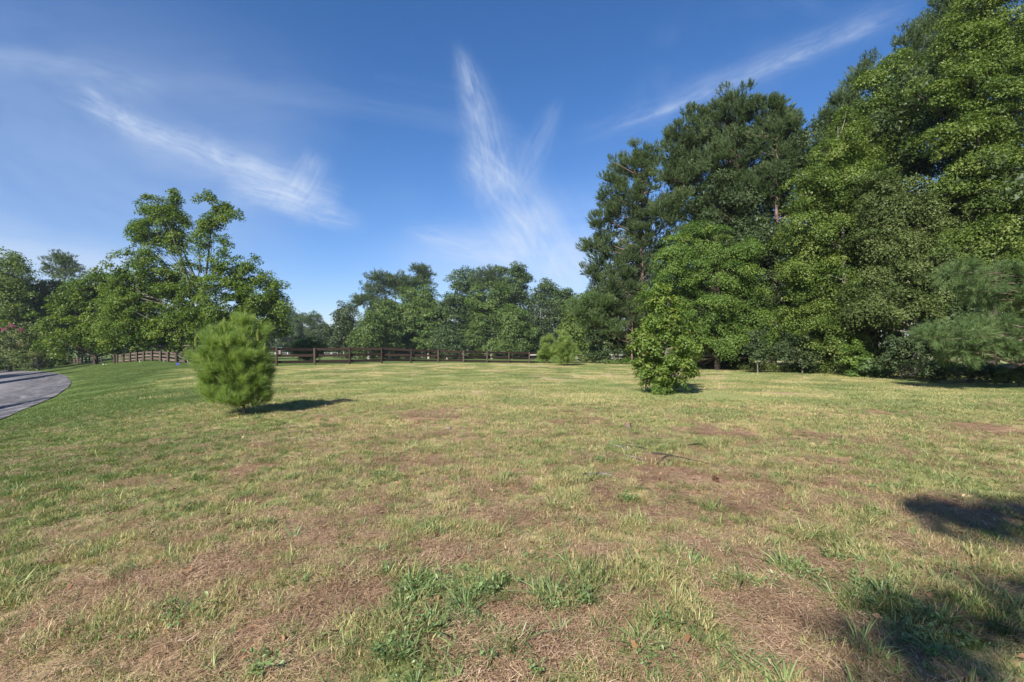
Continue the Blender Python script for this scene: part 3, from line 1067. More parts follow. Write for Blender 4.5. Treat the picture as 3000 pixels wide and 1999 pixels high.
def shrub(label, px, d, lobes, mat, seed, nleaf=5000, leaf=0.12, clr=0.4, name='shrub', cat='shrub', bark='grey', group=None, **kw):
    return plant_tree(name, cat, label, px, d, lobes, 'leaf', mat, bark, seed, group=group, nleaf=nleaf, leaf=leaf, clr=clr, **kw)


shrub('low green shrub along the far side of the road, left of the fence end', 100, 84, [(70, 1068, 40, 12), (120, 1066, 36, 14)], 'olive', 85, 6000, .22, .6, trunk_r=.05, nl=8, ncl=70, group='low shrubs beyond the road')
shrub('low shrub at the fence end beyond the road', 165, 90, [(160, 1066, 30, 12), (185, 1066, 16, 9)], 'gum', 86, 5000, .24, .6, trunk_r=.05, nl=8, ncl=50, group='low shrubs beyond the road')
shrub('dark low shrub at the left picture edge beyond the road', 20, 84, [(10, 1060, 40, 20), (-30, 1055, 40, 24)], 'dark', 87, 6000, .24, .6, trunk_r=.05, nl=8, ncl=60, group='low shrubs beyond the road')
shrub('brownish green shrub hiding the weathered fence beside the young pine', 566, 49, [(560, 1035, 24, 12), (580, 1030, 22, 14), (600, 1045, 18, 14)], 'olive', 88, 5000, .13, .35, trunk_r=.04, nl=10, ncl=60)

# young pine in the field, left
root = plant_tree('young_pine', 'tree', 'bright green young pine with dense soft needles in the left of the field', 718, 11.3,
                  [(712, 965, 22, 34), (650, 1010, 50, 40), (735, 1000, 36, 40), (620, 1040, 34, 40), (690, 1060, 74, 56), (640, 1110, 40, 70), (720, 1110, 58, 56), (655, 1160, 50, 34), (742, 1140, 36, 44), (700, 1165, 66, 30), (622, 1110, 30, 62), (765, 1100, 20, 50), (640, 1060, 40, 50)],
                  'pine', 'youngpine', 'pine', 91, ncl=320, clr=0.10, nleaf=3700, nper=38, nlen=0.14, nwid=0.0028, brush=0.2, inner=0.05, up=1.1, spread=0.7, nl=90, trunk_r=0.030, trunk_h=2.15, dep=0.9, rise=0.9)
# shoots (candles) above the outline
rr = np.random.default_rng(92)
bp, ba = [], []
for px, py, L in [(720, 935, .2), (688, 950, .13), (735, 940, .1), (675, 965, .13), (645, 970, .12), (618, 985, .12), (640, 1000, .1), (590, 1010, .1), (755, 965, .16), (758, 990, .12), (600, 1000, .1), (700, 945, .12), (775, 1030, .12), (660, 955, .11), (765, 1050, .12), (580, 1035, .1)]:
    d = 11.3 + rr.uniform(-.35, .2)
    for s in range(4):
        bp.append(((px - 718) / F * 11.3 + rr.uniform(-.01, .01), d - 11.3, EYE + (HOR - py) / F * 11.3 - root.location.z - L * .7 + L * s / 2.4))
        ba.append((rr.uniform(-.12, .12), rr.uniform(-.1, .1), 1))
v, f, kk = needles(np.array(bp), unit(np.array(ba)), rr, 0.06, 0.0030, 70, 0.10, 0.5)
mesh_obj('shoots', np_mesh('shoots', v, f, np.clip(rr.normal(.9, .08, len(kk)), 0, .97)), LM['youngpine'], root)

# ------------------------------------------------------------------ sapling in the field, right
plant_tree('maple_sapling', 'tree', 'bushy yellow-green maple sapling standing alone before the woods', 1948, 15.9,
           [(1945, 842, 20, 24), (1930, 885, 40, 34), (1975, 905, 44, 36), (1950, 960, 74, 50), (1900, 1000, 56, 60), (1996, 990, 46, 60), (1960, 1050, 96, 60), (1900, 1090, 52, 44), (1998, 1080, 46, 46), (1945, 1120, 66, 26), (2022, 1040, 24, 36), (1868, 1050, 26, 36), (1942, 858, 28, 34)],
           'leaf', 'sap', 'grey', 101, ncl=330, clr=0.19, nleaf=14500, leaf=0.092, trunk_r=.04, nl=110, flat=0.6, inner=0.1, dep=0.9, tilt=.6, tri=False)

# ------------------------------------------------------------------ right woods
RG = 'trees along the front of the right-hand woods'
pk = dict(kind='pine', bark='pine', nper=20, nlen=0.25, nwid=0.018, brush=0.45, spread=0.65, inner=0.3, up=1.0, trunk_r=.24, group=RG)
plant_tree('pine_tree', 'tree', 'leftmost big pine of the right-hand woods with boughs nearly to the grass', 1875, 44,
           [(1890, 455, 50, 32), (1850, 500, 60, 40), (1920, 520, 70, 60), (1800, 560, 50, 40), (1860, 600, 90, 56), (1780, 650, 50, 40), (1900, 680, 70, 60),
            (1750, 720, 44, 30), (1810, 760, 70, 40), (1740, 800, 40, 26), (1800, 840, 80, 36), (1860, 800, 60, 60), (1740, 900, 46, 22), (1790, 910, 60, 40), (1860, 920, 60, 60), (1770, 960, 40, 20)],
           mat='pine', seed=111, ncl=560, clr=0.50, nleaf=11000, nl=70, trunk_h=18.5, **pk)
plant_tree('pine_tree', 'tree', 'tall pine with a rounded top behind the pale green thicket', 2050, 40,
           [(1975, 440, 40, 34), (1965, 520, 50, 50), (1960, 620, 50, 50), (2060, 350, 50, 36), (2020, 400, 60, 44), (2090, 420, 80, 60), (2010, 490, 70, 50), (2080, 530, 90, 60), (2020, 600, 70, 50), (2110, 640, 80, 50), (2060, 700, 80, 40)],
           mat='pine', seed=112, ncl=520, clr=0.50, nleaf=9800, nl=60, trunk_h=20, **pk)
plant_tree('pine_tree', 'tree', 'highest pine of the middle group with sky showing through its top', 2185, 37,
           [(2165, 300, 46, 34), (2140, 350, 60, 50), (2200, 400, 60, 50), (2150, 470, 80, 60), (2220, 520, 80, 50), (2170, 600, 90, 44), (2200, 690, 80, 30)],
           mat='pine', seed=113, ncl=300, clr=0.5, nleaf=6200, nl=80, trunk_h=19.5, **pk)
plant_tree('pine_tree', 'tree', 'pine with a bare reddish trunk showing below its crown', 2262, 35,
           [(2240, 310, 34, 30), (2280, 340, 40, 36), (2316, 390, 30, 40), (2260, 400, 60, 50), (2310, 470, 60, 50), (2260, 540, 70, 44), (2320, 600, 50, 40), (2240, 740, 60, 22), (2300, 700, 50, 26)],
           mat='pine', seed=114, ncl=300, clr=0.5, nleaf=6600, nl=70, trunk_h=18.5, **pk)
plant_tree('pine_tree', 'tree', 'soft blue-green pine bough mass at the foot of the leftmost big pine', 1850, 43,
           [(1715, 905, 34, 22), (1760, 890, 40, 20), (1735, 940, 30, 14), (1790, 960, 34, 18)],
           mat='bluepine', seed=115, ncl=120, clr=0.45, nleaf=2600, nl=24, trunk_h=4.6, **{**pk, 'trunk_r': .10})
dk = dict(kind='leaf', group=RG)
plant_tree('deciduous_tree', 'tree', 'light green feathery tree hanging low in front of the pines', 2100, 31,
           [(2060, 690, 70, 40), (1980, 740, 70, 40), (2130, 740, 90, 44), (2000, 800, 90, 50), (2120, 820, 110, 56), (2210, 850, 70, 50), (1960, 880, 80, 60), (2080, 900, 110, 60), (2200, 930, 90, 50),
            (2010, 980, 90, 60), (2150, 990, 100, 40), (2240, 990, 60, 40), (1990, 1040, 70, 30)],
           mat='fresh', bark='dark', seed=116, ncl=520, clr=0.62, nleaf=115000, leaf=0.098, trunk_r=.16, nl=90, flat=0.34, inner=0.5, tilt=.7, **dk)
plant_tree('sweetgum_tree', 'tree', 'cone-shaped bright green sweetgum reaching to the ground', 2470, 27,
           [(2480, 360, 44, 50), (2450, 440, 70, 60), (2520, 470, 60, 50), (2400, 540, 80, 60), (2480, 560, 90, 70), (2370, 660, 80, 70), (2460, 680, 100, 70), (2350, 790, 66, 70), (2450, 820, 110, 80),
            (2540, 760, 70, 80), (2390, 920, 90, 60), (2500, 930, 100, 60), (2420, 1010, 80, 50), (2500, 1050, 60, 40), (2545, 640, 60, 70)],
           mat='gum', bark='grey', seed=117, ncl=700, clr=0.56, nleaf=135000, leaf=0.102, trunk_r=.16, nl=30, flat=0.45, inner=0.55, **dk)
plant_tree('deciduous_tree', 'tree', 'dull olive vine-hung tree right of the cone-shaped sweetgum', 2680, 25,
           [(2560, 560, 60, 50), (2640, 600, 90, 60), (2740, 640, 90, 60), (2600, 700, 80, 60), (2700, 750, 100, 60), (2620, 820, 90, 60), (2560, 900, 80, 50), (2660, 900, 90, 40), (2740, 840, 60, 50)],
           mat='olive', bark='grey', seed=118, ncl=620, clr=0.6, nleaf=120000, leaf=0.095, trunk_r=.16, nl=34, flat=0.36, inner=0.5, tilt=.7, **dk)
plant_tree('deciduous_tree', 'tree', 'tall yellow-green tree behind the cone-shaped sweetgum, its crown over the sky edge', 2620, 31,
           [(2625, 190, 44, 40), (2575, 245, 40, 40), (2615, 300, 80, 60), (2560, 350, 50, 50), (2660, 370, 70, 60), (2580, 420, 80, 60), (2680, 480, 80, 60), (2540, 500, 60, 40)],
           mat='gum', bark='grey', seed=119, ncl=240, clr=0.8, nleaf=50000, leaf=0.14, trunk_r=.24, nl=60, inner=0.4, **dk)
plant_tree('deciduous_tree', 'tree', 'tallest broad-crowned tree filling the top right corner', 2900, 24,
           [(2880, -30, 90, 90), (2980, 20, 110, 100), (2835, 120, 80, 70), (2930, 160, 110, 90), (2780, 230, 70, 70), (2880, 300, 110, 90), (2990, 300, 90, 100), (2780, 380, 60, 60), (2860, 440, 100, 70), (2970, 480, 90, 90),
            (2820, 540, 70, 60), (2920, 600, 100, 70), (2990, 690, 80, 60), (2860, 690, 80, 50), (2930, 760, 80, 44), (2790, 740, 60, 50), (3000, 900, 60, 40)],
           mat='gum', bark='dark', seed=120, ncl=680, clr=0.62, nleaf=130000, leaf=0.105, trunk_r=.22, nl=50, inner=0.5, **dk)
plant_tree('pine_tree', 'tree', 'dark pine top peeping over the sweetgum from behind', 2470, 38,
           [(2478, 300, 34, 24), (2440, 350, 34, 24), (2520, 250, 30, 30), (2555, 200, 26, 30), (2425, 400, 26, 22), (2490, 360, 50, 40)],
           mat='pine', seed=121, ncl=120, clr=0.55, nleaf=2200, nl=30, trunk_h=15, **pk)
plant_tree('pine_tree', 'tree', 'dark pine rising behind the tall yellow-green tree', 2690, 35,
           [(2665, 120, 36, 34), (2710, 140, 50, 60), (2750, 80, 40, 50), (2800, 20, 50, 50), (2700, 220, 60, 60), (2690, 330, 60, 60), (2850, -60, 60, 60)],
           mat='pine', seed=122, ncl=200, clr=0.6, nleaf=3600, nl=30, trunk_h=19, **pk)
wp = dict(bark='pine', nper=40, nlen=0.20, nwid=0.0055, brush=0.24, inner=0.15, up=0.35, trunk_r=.15, group=RG)
plant_tree('pine_tree', 'tree', 'soft-needled pine at the right edge with long level boughs near the ground', 3080, 17,
           [(2800, 800, 46, 14), (2870, 832, 80, 16), (2960, 806, 80, 20), (2940, 874, 80, 14), (3060, 850, 80, 30),
            (2740, 985, 60, 14), (2820, 985, 90, 20), (2920, 968, 100, 20), (3020, 980, 90, 26), (2860, 1025, 90, 14), (2960, 1030, 80, 16), (2750, 1006, 30, 10)],
           kind='pine', mat='bluepine', seed=123, ncl=220, clr=0.30, nleaf=2500, nl=130, trunk_h=5, flat=.5, rise=0.05, **wp)
# dark rank within the woods
DG = 'shaded trees inside the right-hand woods'
dark0 = None
r = random.Random(5)
spots = [(17.5, 37.0), (21, 31), (25.5, 27), (30, 25), (20.5, 44), (26, 38), (31, 33), (37, 29), (17, 53), (23, 52), (30, 46), (38, 40), (18, 64), (26, 64), (34, 58), (44, 50), (14.5, 58), (42, 24)]
for i, (x, y) in enumerate(spots):
    if dark0 is None:
        dark0 = thing('woodland_tree', 'dark tree in the deep shade behind the front rank of the right-hand woods', 'tree', (x, y, 0), DG)
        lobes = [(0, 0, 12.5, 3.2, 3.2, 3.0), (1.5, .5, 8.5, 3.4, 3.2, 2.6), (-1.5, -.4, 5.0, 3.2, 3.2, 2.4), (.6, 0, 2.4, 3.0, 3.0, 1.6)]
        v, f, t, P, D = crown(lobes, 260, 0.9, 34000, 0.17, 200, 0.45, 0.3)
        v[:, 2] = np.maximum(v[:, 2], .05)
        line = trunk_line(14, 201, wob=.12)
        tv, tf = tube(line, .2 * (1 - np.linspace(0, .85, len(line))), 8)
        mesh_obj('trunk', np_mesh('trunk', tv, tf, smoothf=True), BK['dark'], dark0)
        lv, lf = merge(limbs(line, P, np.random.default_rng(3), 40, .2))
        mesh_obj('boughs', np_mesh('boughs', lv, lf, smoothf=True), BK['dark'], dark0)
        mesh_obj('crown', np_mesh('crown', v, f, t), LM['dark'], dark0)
        o = dark0
    else:
        o = dark0.copy()
        COL.objects.link(o)
        for ch in dark0.children:
            c2 = ch.copy()
            COL.objects.link(c2)
            c2.parent = o
    o.location = (x, y, tzf(x, y))
    o.rotation_euler = (0, 0, r.uniform(0, 6.28))
    s = r.uniform(.85, 1.1) * (1.15 if x > 24 else 1.0)
    o.scale = (s, s, s)

# small trees and shrubs at the foot of the woods
SG = 'small trees and shrubs at the foot of the woods'
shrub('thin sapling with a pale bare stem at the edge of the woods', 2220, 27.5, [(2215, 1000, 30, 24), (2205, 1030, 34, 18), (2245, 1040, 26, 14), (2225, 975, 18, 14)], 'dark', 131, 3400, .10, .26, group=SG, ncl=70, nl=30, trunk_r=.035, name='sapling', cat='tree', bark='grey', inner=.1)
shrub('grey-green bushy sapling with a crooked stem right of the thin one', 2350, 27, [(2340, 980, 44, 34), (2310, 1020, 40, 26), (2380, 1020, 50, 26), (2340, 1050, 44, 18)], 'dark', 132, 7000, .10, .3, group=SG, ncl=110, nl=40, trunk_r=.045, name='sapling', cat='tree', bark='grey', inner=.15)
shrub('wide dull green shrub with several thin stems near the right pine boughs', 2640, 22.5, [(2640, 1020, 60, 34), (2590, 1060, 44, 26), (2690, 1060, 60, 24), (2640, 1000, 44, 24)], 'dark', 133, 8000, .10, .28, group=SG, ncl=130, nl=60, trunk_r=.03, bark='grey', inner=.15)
shrub('small leafy branch tip at the right picture edge by the woods', 2985, 18.5, [(2960, 1095, 30, 10), (3010, 1060, 40, 20), (3030, 1100, 40, 16)], 'olive', 134, 2600, .09, .2, group=SG, ncl=60, nl=40, trunk_r=.025, bark='grey', inner=.1)
shrub('bright green low shrub at the foot of the sweetgum', 2510, 24.5, [(2505, 1050, 34, 40), (2510, 1085, 30, 16), (2490, 1020, 26, 20)], 'fresh', 135, 4200, .11, .26, group=SG, ncl=80, nl=24, trunk_r=.03, inner=.15)
shrub('grey shrub mass left of the lone maple sapling by the fence end', 1800, 44, [(1760, 985, 40, 26), (1800, 1000, 50, 30), (1760, 1040, 30, 18), (1840, 1010, 50, 34)], 'dark', 136, 9000, .17, .5, group=SG, ncl=120, nl=40, trunk_r=.08, inner=.2)
shrub('dark shrub over the last boards of the brown fence', 1735, 46, [(1740, 1030, 24, 24), (1720, 1045, 20, 14)], 'olive', 137, 3600, .16, .4, group=SG, ncl=60, nl=20, trunk_r=.05, inner=.2)
shrub('low spreading weeds and brush right of the fence end', 1830, 41, [(1800, 1062, 40, 8), (1850, 1064, 40, 9)], 'fargreen', 138, 3600, .14, .3, group=SG, ncl=60, nl=10, trunk_r=.03, inner=.1)
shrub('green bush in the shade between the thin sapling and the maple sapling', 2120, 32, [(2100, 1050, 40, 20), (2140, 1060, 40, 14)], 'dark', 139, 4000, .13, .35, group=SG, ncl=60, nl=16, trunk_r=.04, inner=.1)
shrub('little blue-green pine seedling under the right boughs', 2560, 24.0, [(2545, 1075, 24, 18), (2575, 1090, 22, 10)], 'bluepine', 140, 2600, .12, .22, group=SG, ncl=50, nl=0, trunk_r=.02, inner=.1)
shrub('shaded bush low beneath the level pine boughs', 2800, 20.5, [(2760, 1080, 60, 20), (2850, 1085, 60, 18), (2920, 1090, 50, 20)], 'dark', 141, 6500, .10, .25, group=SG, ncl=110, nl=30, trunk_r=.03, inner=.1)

# undergrowth along the foot of the woods
def edge_line(t):
    """foot of the right-hand woods, from beside the fence end to past the right edge"""
    P = np.array([(10.5, 50.0), (11.2, 42), (12.6, 34.5), (15.0, 29.5), (18.0, 25.2), (20.5, 21.8), (24.5, 18.5), (31, 15.5)])
    k = t * (len(P) - 1)
    i = np.minimum(k.astype(int), len(P) - 2)
    return P[i] + (P[i + 1] - P[i]) * (k - i)[:, None]


r = np.random.default_rng(150)
nn = 900
e = edge_line(r.random(nn)) + r.normal(size=(nn, 2)) * np.array([.5, .5]) + np.array([.7, .6]) * (r.random(nn)[:, None] * 3.2)
c3 = np.stack([e[:, 0], e[:, 1], tz(e[:, 0], e[:, 1]) + .05 + r.random(nn) * .28], 1)
k = r.integers(0, nn, 26000)
off = r.normal(size=(26000, 3)) * np.array([.28, .28, .14])
c = c3[k] + off
c[:, 2] = np.maximum(c[:, 2], tz(c[:, 0], c[:, 1]) + .02)
v, f = leaf_quads(c, unit(r.normal(size=(26000, 3)) * .6 + np.array([0, -.2, 1.0])), r, 0.11)
o = mesh_obj('undergrowth', np_mesh('undergrowth', v, f, np.clip(r.normal(.45, .2, 26000), 0, 1)), LM['olive'])
tag(o, 'low tangled undergrowth along the foot of the right-hand woods', 'undergrowth', kind='stuff')

r = np.random.default_rng(155)
lob = []
for i in range(70):
    px = 780 + i * 14
    d_ = 122 + r.uniform(-6, 8) if px > 1000 else 178
    x = (px - 1500) / F * d_
    z = tzf(x, d_)
    h = r.uniform(2.2, 4.5)
    lob.append((x, d_, z + h * .4, 2.6, 2.2, h * .6))
v, f, t, P, D = crown(lob, 500, 1.0, 22000, 0.42, 156, .5, .4)
v[:, 2] = np.maximum(v[:, 2], tz(v[:, 0], v[:, 1]))
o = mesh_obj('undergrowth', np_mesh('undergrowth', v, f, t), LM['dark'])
tag(o, 'shaded underbrush along the foot of the far woods', 'undergrowth', kind='stuff')

# far wood reading as one mass on the horizon
r = np.random.default_rng(160)
lob = []
for i in range(90):
    x = -420 + i * 9.5 + r.uniform(-4, 4)
    y = 300 + r.uniform(-25, 25) - abs(x) * 0.1
    h = r.uniform(13, 19)
    z = tzf(x, y)
    lob.append((x, y, z + h * .45, r.uniform(6, 9), 6, h * .55))
v, f, t, P, D = crown(lob, 1200, 3.2, 22000, 1.3, 161, .5, .5)
o = mesh_obj('far_wood', np_mesh('far_wood', v, f, t), LM['farleaf'])
tag(o, 'continuous far-off wood along the horizon behind everything', 'wood', kind='stuff')

# trees standing outside the frame whose shadows fall into it
lob_s = [(0, 0, 9.0, 2.6, 2.6, 2.4), (1.6, .5, 6.8, 2.2, 2.2, 1.6), (-1.6, -.5, 6.6, 2.3, 2.2, 1.6)]
v, f, t, P, D = crown(lob_s, 150, .8, 16000, .30, 170, .6, .15)
line = trunk_line(9.5, 171, wob=.1)
lv, lf = merge([tube(line, .17 * (1 - np.linspace(0, .85, len(line))), 8)] )
bv_, bf_ = merge(limbs(line, P, np.random.default_rng(5), 40, .16))
tm, bm_, cm = np_mesh('trunk', lv, lf, smoothf=True), np_mesh('boughs', bv_, bf_, smoothf=True), np_mesh('crown', v, f, t)
def cast_from(px, py, h):
    """where a crown at height h must stand to shade the ground point of this pixel"""
    q_ = gp(px, py)
    k_ = h / math.tan(R(SUN_EL))
    n_ = math.hypot(SHX, SHY)
    return q_.x - SHX / n_ * k_, q_.y - SHY / n_ * k_


ca = cast_from(20, 1193, 6.6)
cb = cast_from(-20, 1104, 12)
cc = cast_from(110, 1094, 13)
cd = cast_from(-30, 1150, 8)
ce = cast_from(60, 1100, 13)
cf = cast_from(-90, 1098, 13)
cg = cast_from(150, 1101, 12)
for (x, y, rz, s, lab) in [(ca[0], ca[1], 0.3, 0.72, 'roadside tree nearest the camera whose shadow crosses the near road edge'),
                           (cb[0], cb[1], 1.7, 1.35, 'roadside tree whose crown shades the far part of the road'),
                           (cc[0], cc[1], 2.9, 1.45, 'roadside tree farther along whose shadow darkens the road bend'),
                           (cd[0], cd[1], 4.1, 0.8, 'slim roadside tree casting a thin shadow on the middle of the road'),
                           (ce[0], ce[1], 0.8, 1.6, 'big roadside tree among those shading the far part of the road'),
                           (cf[0], cf[1], 2.2, 1.6, 'outermost big roadside tree along the road'),
                           (cg[0], cg[1], 5.2, 1.3, 'roadside tree whose shadow reaches the grass past the road bend'),
                           ]:
    print('caster', x, y, x / y)
    o = thing('roadside_tree' if x < -10 else 'field_tree', lab, 'tree', (x, y, tzf(x, y)), 'trees just outside the view', rz)
    for nm, me_, mt in (('trunk', tm, BK['grey']), ('boughs', bm_, BK['grey']), ('crown', cm, LM['maple'])):
        mesh_obj(nm, me_, mt, o)
    o.scale = (s, s, s)

o = thing('field_tree', 'tree behind the viewer whose boughs shade the grass at lower right', 'tree', (1.0, -7.5, 0), 'trees just outside the view')
lob = [(-3.7, -.85, 9.0, 1.45, .42, .40), (-1.3, 1.0, 9.0, 1.6, .20, .18), (-1.8, -.2, 9.0, .6, .45, .35), (1.6, -.2, 10.2, 1.7, 1.7, 1.5), (1.2, 0, 7.6, 1.6, 1.6, 1.0)]
v, f, t, P, D = crown(lob, 260, .36, 13000, .15, 180, .6, .1, tri=False)
line = trunk_line(10.5, 181, wob=.1)
tv, tf = tube(line, .17 * (1 - np.linspace(0, .85, len(line))), 8)
mesh_obj('trunk', np_mesh('trunk', tv, tf, smoothf=True), BK['grey'], o)
bv_, bf_ = merge(limbs(line, P, np.random.default_rng(6), 40, .12, .1))
mesh_obj('boughs', np_mesh('boughs', bv_, bf_, smoothf=True), BK['grey'], o)
mesh_obj('crown', np_mesh('crown', v, f, t), LM['maple'], o)

# ================================================================== GRASS
def blades(n, r, spread, hmin, hmax, wid, lean, segs=2, tint=(0.5, .2), flat=False, cluster=False):
    """curved grass blades; returns verts, tri faces, tints"""
    ang = r.random(n) * 2 * np.pi
    rad = spread * np.sqrt(r.random(n)) if not cluster else spread * r.random(n) ** 1.2
    base = np.stack([rad * np.cos(ang), rad * np.sin(ang), np.zeros(n)], 1)
    la = (ang if cluster else r.random(n) * 2 * np.pi) + r.normal(0, .5, n)
    out_ = np.stack([np.cos(la), np.sin(la), np.zeros(n)], 1)
    h = hmin + (hmax - hmin) * r.random(n)
    ln = lean * (0.3 + r.random(n))
    side = np.stack([-np.sin(la), np.cos(la), np.zeros(n)], 1)
    tw = r.normal(0, .6, n)[:, None]
    side = unit(side + out_ * tw)
    w = wid * (0.6 + .8 * r.random(n))[:, None]
    V = []
    ks = np.linspace(0, 1, segs + 1)
    for t in ks[:-1]:
        p = base + out_ * (ln * h * t * (0.5 + .5 * t))[:, None]
        p[:, 2] = h * (t - 0.35 * ln * t * t) if not flat else 0.012 + 0.02 * t * r.random(n)
        ww = w * (1 - 0.45 * t ** 2) * .5 * (1.0 if t > 0 else .75)
        V += [p - side * ww, p + side * ww]
    p = base + out_ * (ln * h)[:, None]
    p[:, 2] = np.maximum(h * (1 - 0.35 * ln), .006) if not flat else r.random(n) * .03
    V.append(p)
    V = np.stack(V, 1)
    m_ = V.shape[1]
    V = V.reshape(-1, 3)
    fs = []
    for s in range(segs - 1):
        a = 2 * s
        fs += [(a, a + 1, a + 3), (a, a + 3, a + 2)]
    a = 2 * (segs - 1)
    fs.append((a, a + 1, a + 2))
    fs = np.array(fs)
    Fc = (np.arange(n)[:, None, None] * m_ + fs[None]).reshape(-1, 3)
    T = np.repeat(np.clip(r.normal(tint[0], tint[1], n), 0, 1), len(fs))
    return V, Fc, T


def litter(n, r, spread, lmin, lmax, wid, zmax=.02, tint=(.5, .25)):
    """straws lying about"""
    p = np.stack([r.uniform(-spread, spread, n), r.uniform(-spread, spread, n), r.random(n) * zmax + .003], 1)
    a = r.random(n) * 2 * np.pi
    d = np.stack([np.cos(a), np.sin(a), r.normal(0, .12, n)], 1)
    L = (lmin + (lmax - lmin) * r.random(n))[:, None]
    s = np.stack([-np.sin(a), np.cos(a), np.zeros(n)], 1) * wid * .5
    q = p + d * L
    q[:, 2] = np.abs(q[:, 2]) + .002
    V = np.stack([p - s, p + s, q], 1).reshape(-1, 3)
    return V, np.arange(n * 3).reshape(-1, 3), np.clip(r.normal(tint[0], tint[1], n), 0, 1)


GM = {
    'green': leafmat('grass_green', [(0.0, (0.080, 0.115, 0.040)), (0.45, (0.160, 0.208, 0.075)), (0.8, (0.29, 0.32, 0.125)), (1.0, (0.42, 0.38, 0.18))], .35, .45, .3, True),
    'lush': leafmat('grass_lush', [(0.0, (0.050, 0.088, 0.022)), (0.5, (0.100, 0.150, 0.040)), (1.0, (0.20, 0.235, 0.075))], .35, .45, .3, True),
    'mixed': leafmat('grass_mixed', [(0.0, (0.14, 0.155, 0.055)), (0.4, (0.300, 0.300, 0.120)), (0.7, (0.48, 0.42, 0.21)), (1.0, (0.60, 0.47, 0.29))], .3, .5, .25, True),
    'tan': leafmat('grass_tan', [(0.0, (0.20, 0.135, 0.070)), (0.4, (0.36, 0.26, 0.14)), (0.75, (0.50, 0.40, 0.23)), (1.0, (0.27, 0.28, 0.11))], .25, .6, .2, True),
    'straw': leafmat('dead_straw', [(0.0, (0.095, 0.056, 0.036)), (0.35, (0.25, 0.160, 0.102)), (0.75, (0.46, 0.325, 0.21)), (1.0, (0.64, 0.50, 0.35))], .15, .7, .15, True),
    'blue': leafmat('grass_wide', [(0.0, (0.085, 0.135, 0.050)), (0.5, (0.165, 0.245, 0.090)), (1.0, (0.29, 0.36, 0.16))], .32, .4, .35, True),
}


def proto(kind, seed):
    r = np.random.default_rng(seed)
    if kind == 'green':
        return blades(46, r, .07, .035, .095, .0045, .9, 2), 'green'
    if kind == 'lush':
        return blades(60, r, .09, .03, .075, .0050, .9, 2), 'lush'
    if kind == 'mixed':
        return blades(44, r, .08, .03, .085, .0040, .9, 2), 'mixed'
    if kind == 'tan':
        return blades(50, r, .09, .03, .09, .0034, 1.0, 2), 'tan'
    if kind == 'blue':
        return blades(15, r, .05, .06, .15, .0080, 1.3, 4, cluster=True), 'blue'
    if kind == 'weed':       # broad-leaved weed: short stalks with oval leaves
        ps, o_ = [], 0
        V_, F_, T_ = blades(9, r, .02, .05, .13, .004, .9, 3, cluster=True)
        n_ = 40
        st_ = r.integers(0, 9, n_)
        tt_ = .25 + .75 * r.random(n_)
        stp = V_.reshape(9, -1, 3)
        base_ = stp[st_, 0] + (stp[st_, -1] - stp[st_, 0]) * tt_[:, None]
        base_[:, 2] = np.abs(base_[:, 2]) + .012
        c_ = base_ + r.normal(size=(n_, 3)) * np.array([.014, .014, .006])
        v2, f2 = leaf_quads(c_, unit(r.normal(size=(n_, 3)) * .6 + np.array([0, 0, 1.0])), r, .028, .45, tri=False)
        F2 = np.concatenate([f2[:, [0, 1, 2]], f2[:, [0, 2, 3]]])
        V_, F_ = merge([(V_, F_), (v2, F2)])
        t2 = np.clip(r.normal(.5, .15, n_), 0, 1)
        return (V_, F_, np.concatenate([T_, t2, t2])), 'blue'
    if kind == 'sprawl':
        return blades(22, r, .06, .07, .16, .0070, 1.5, 3, cluster=True), 'green'
    if kind == 'straw':
        return litter(190, r, .15, .015, .085, .0042, .03), 'straw'
    if kind == 'turf':       # a square metre of short turf for the middle distance
        v, f, t = blades(520, r, .60, .03, .075, .0075, .9, 2)
        return (v, f, t), 'mixed'
    if kind == 'turfgreen':
        return blades(520, r, .60, .03, .075, .0080, .9, 2), 'green'
    if kind == 'turflush':
        return blades(560, r, .60, .03, .065, .0085, .9, 2), 'lush'


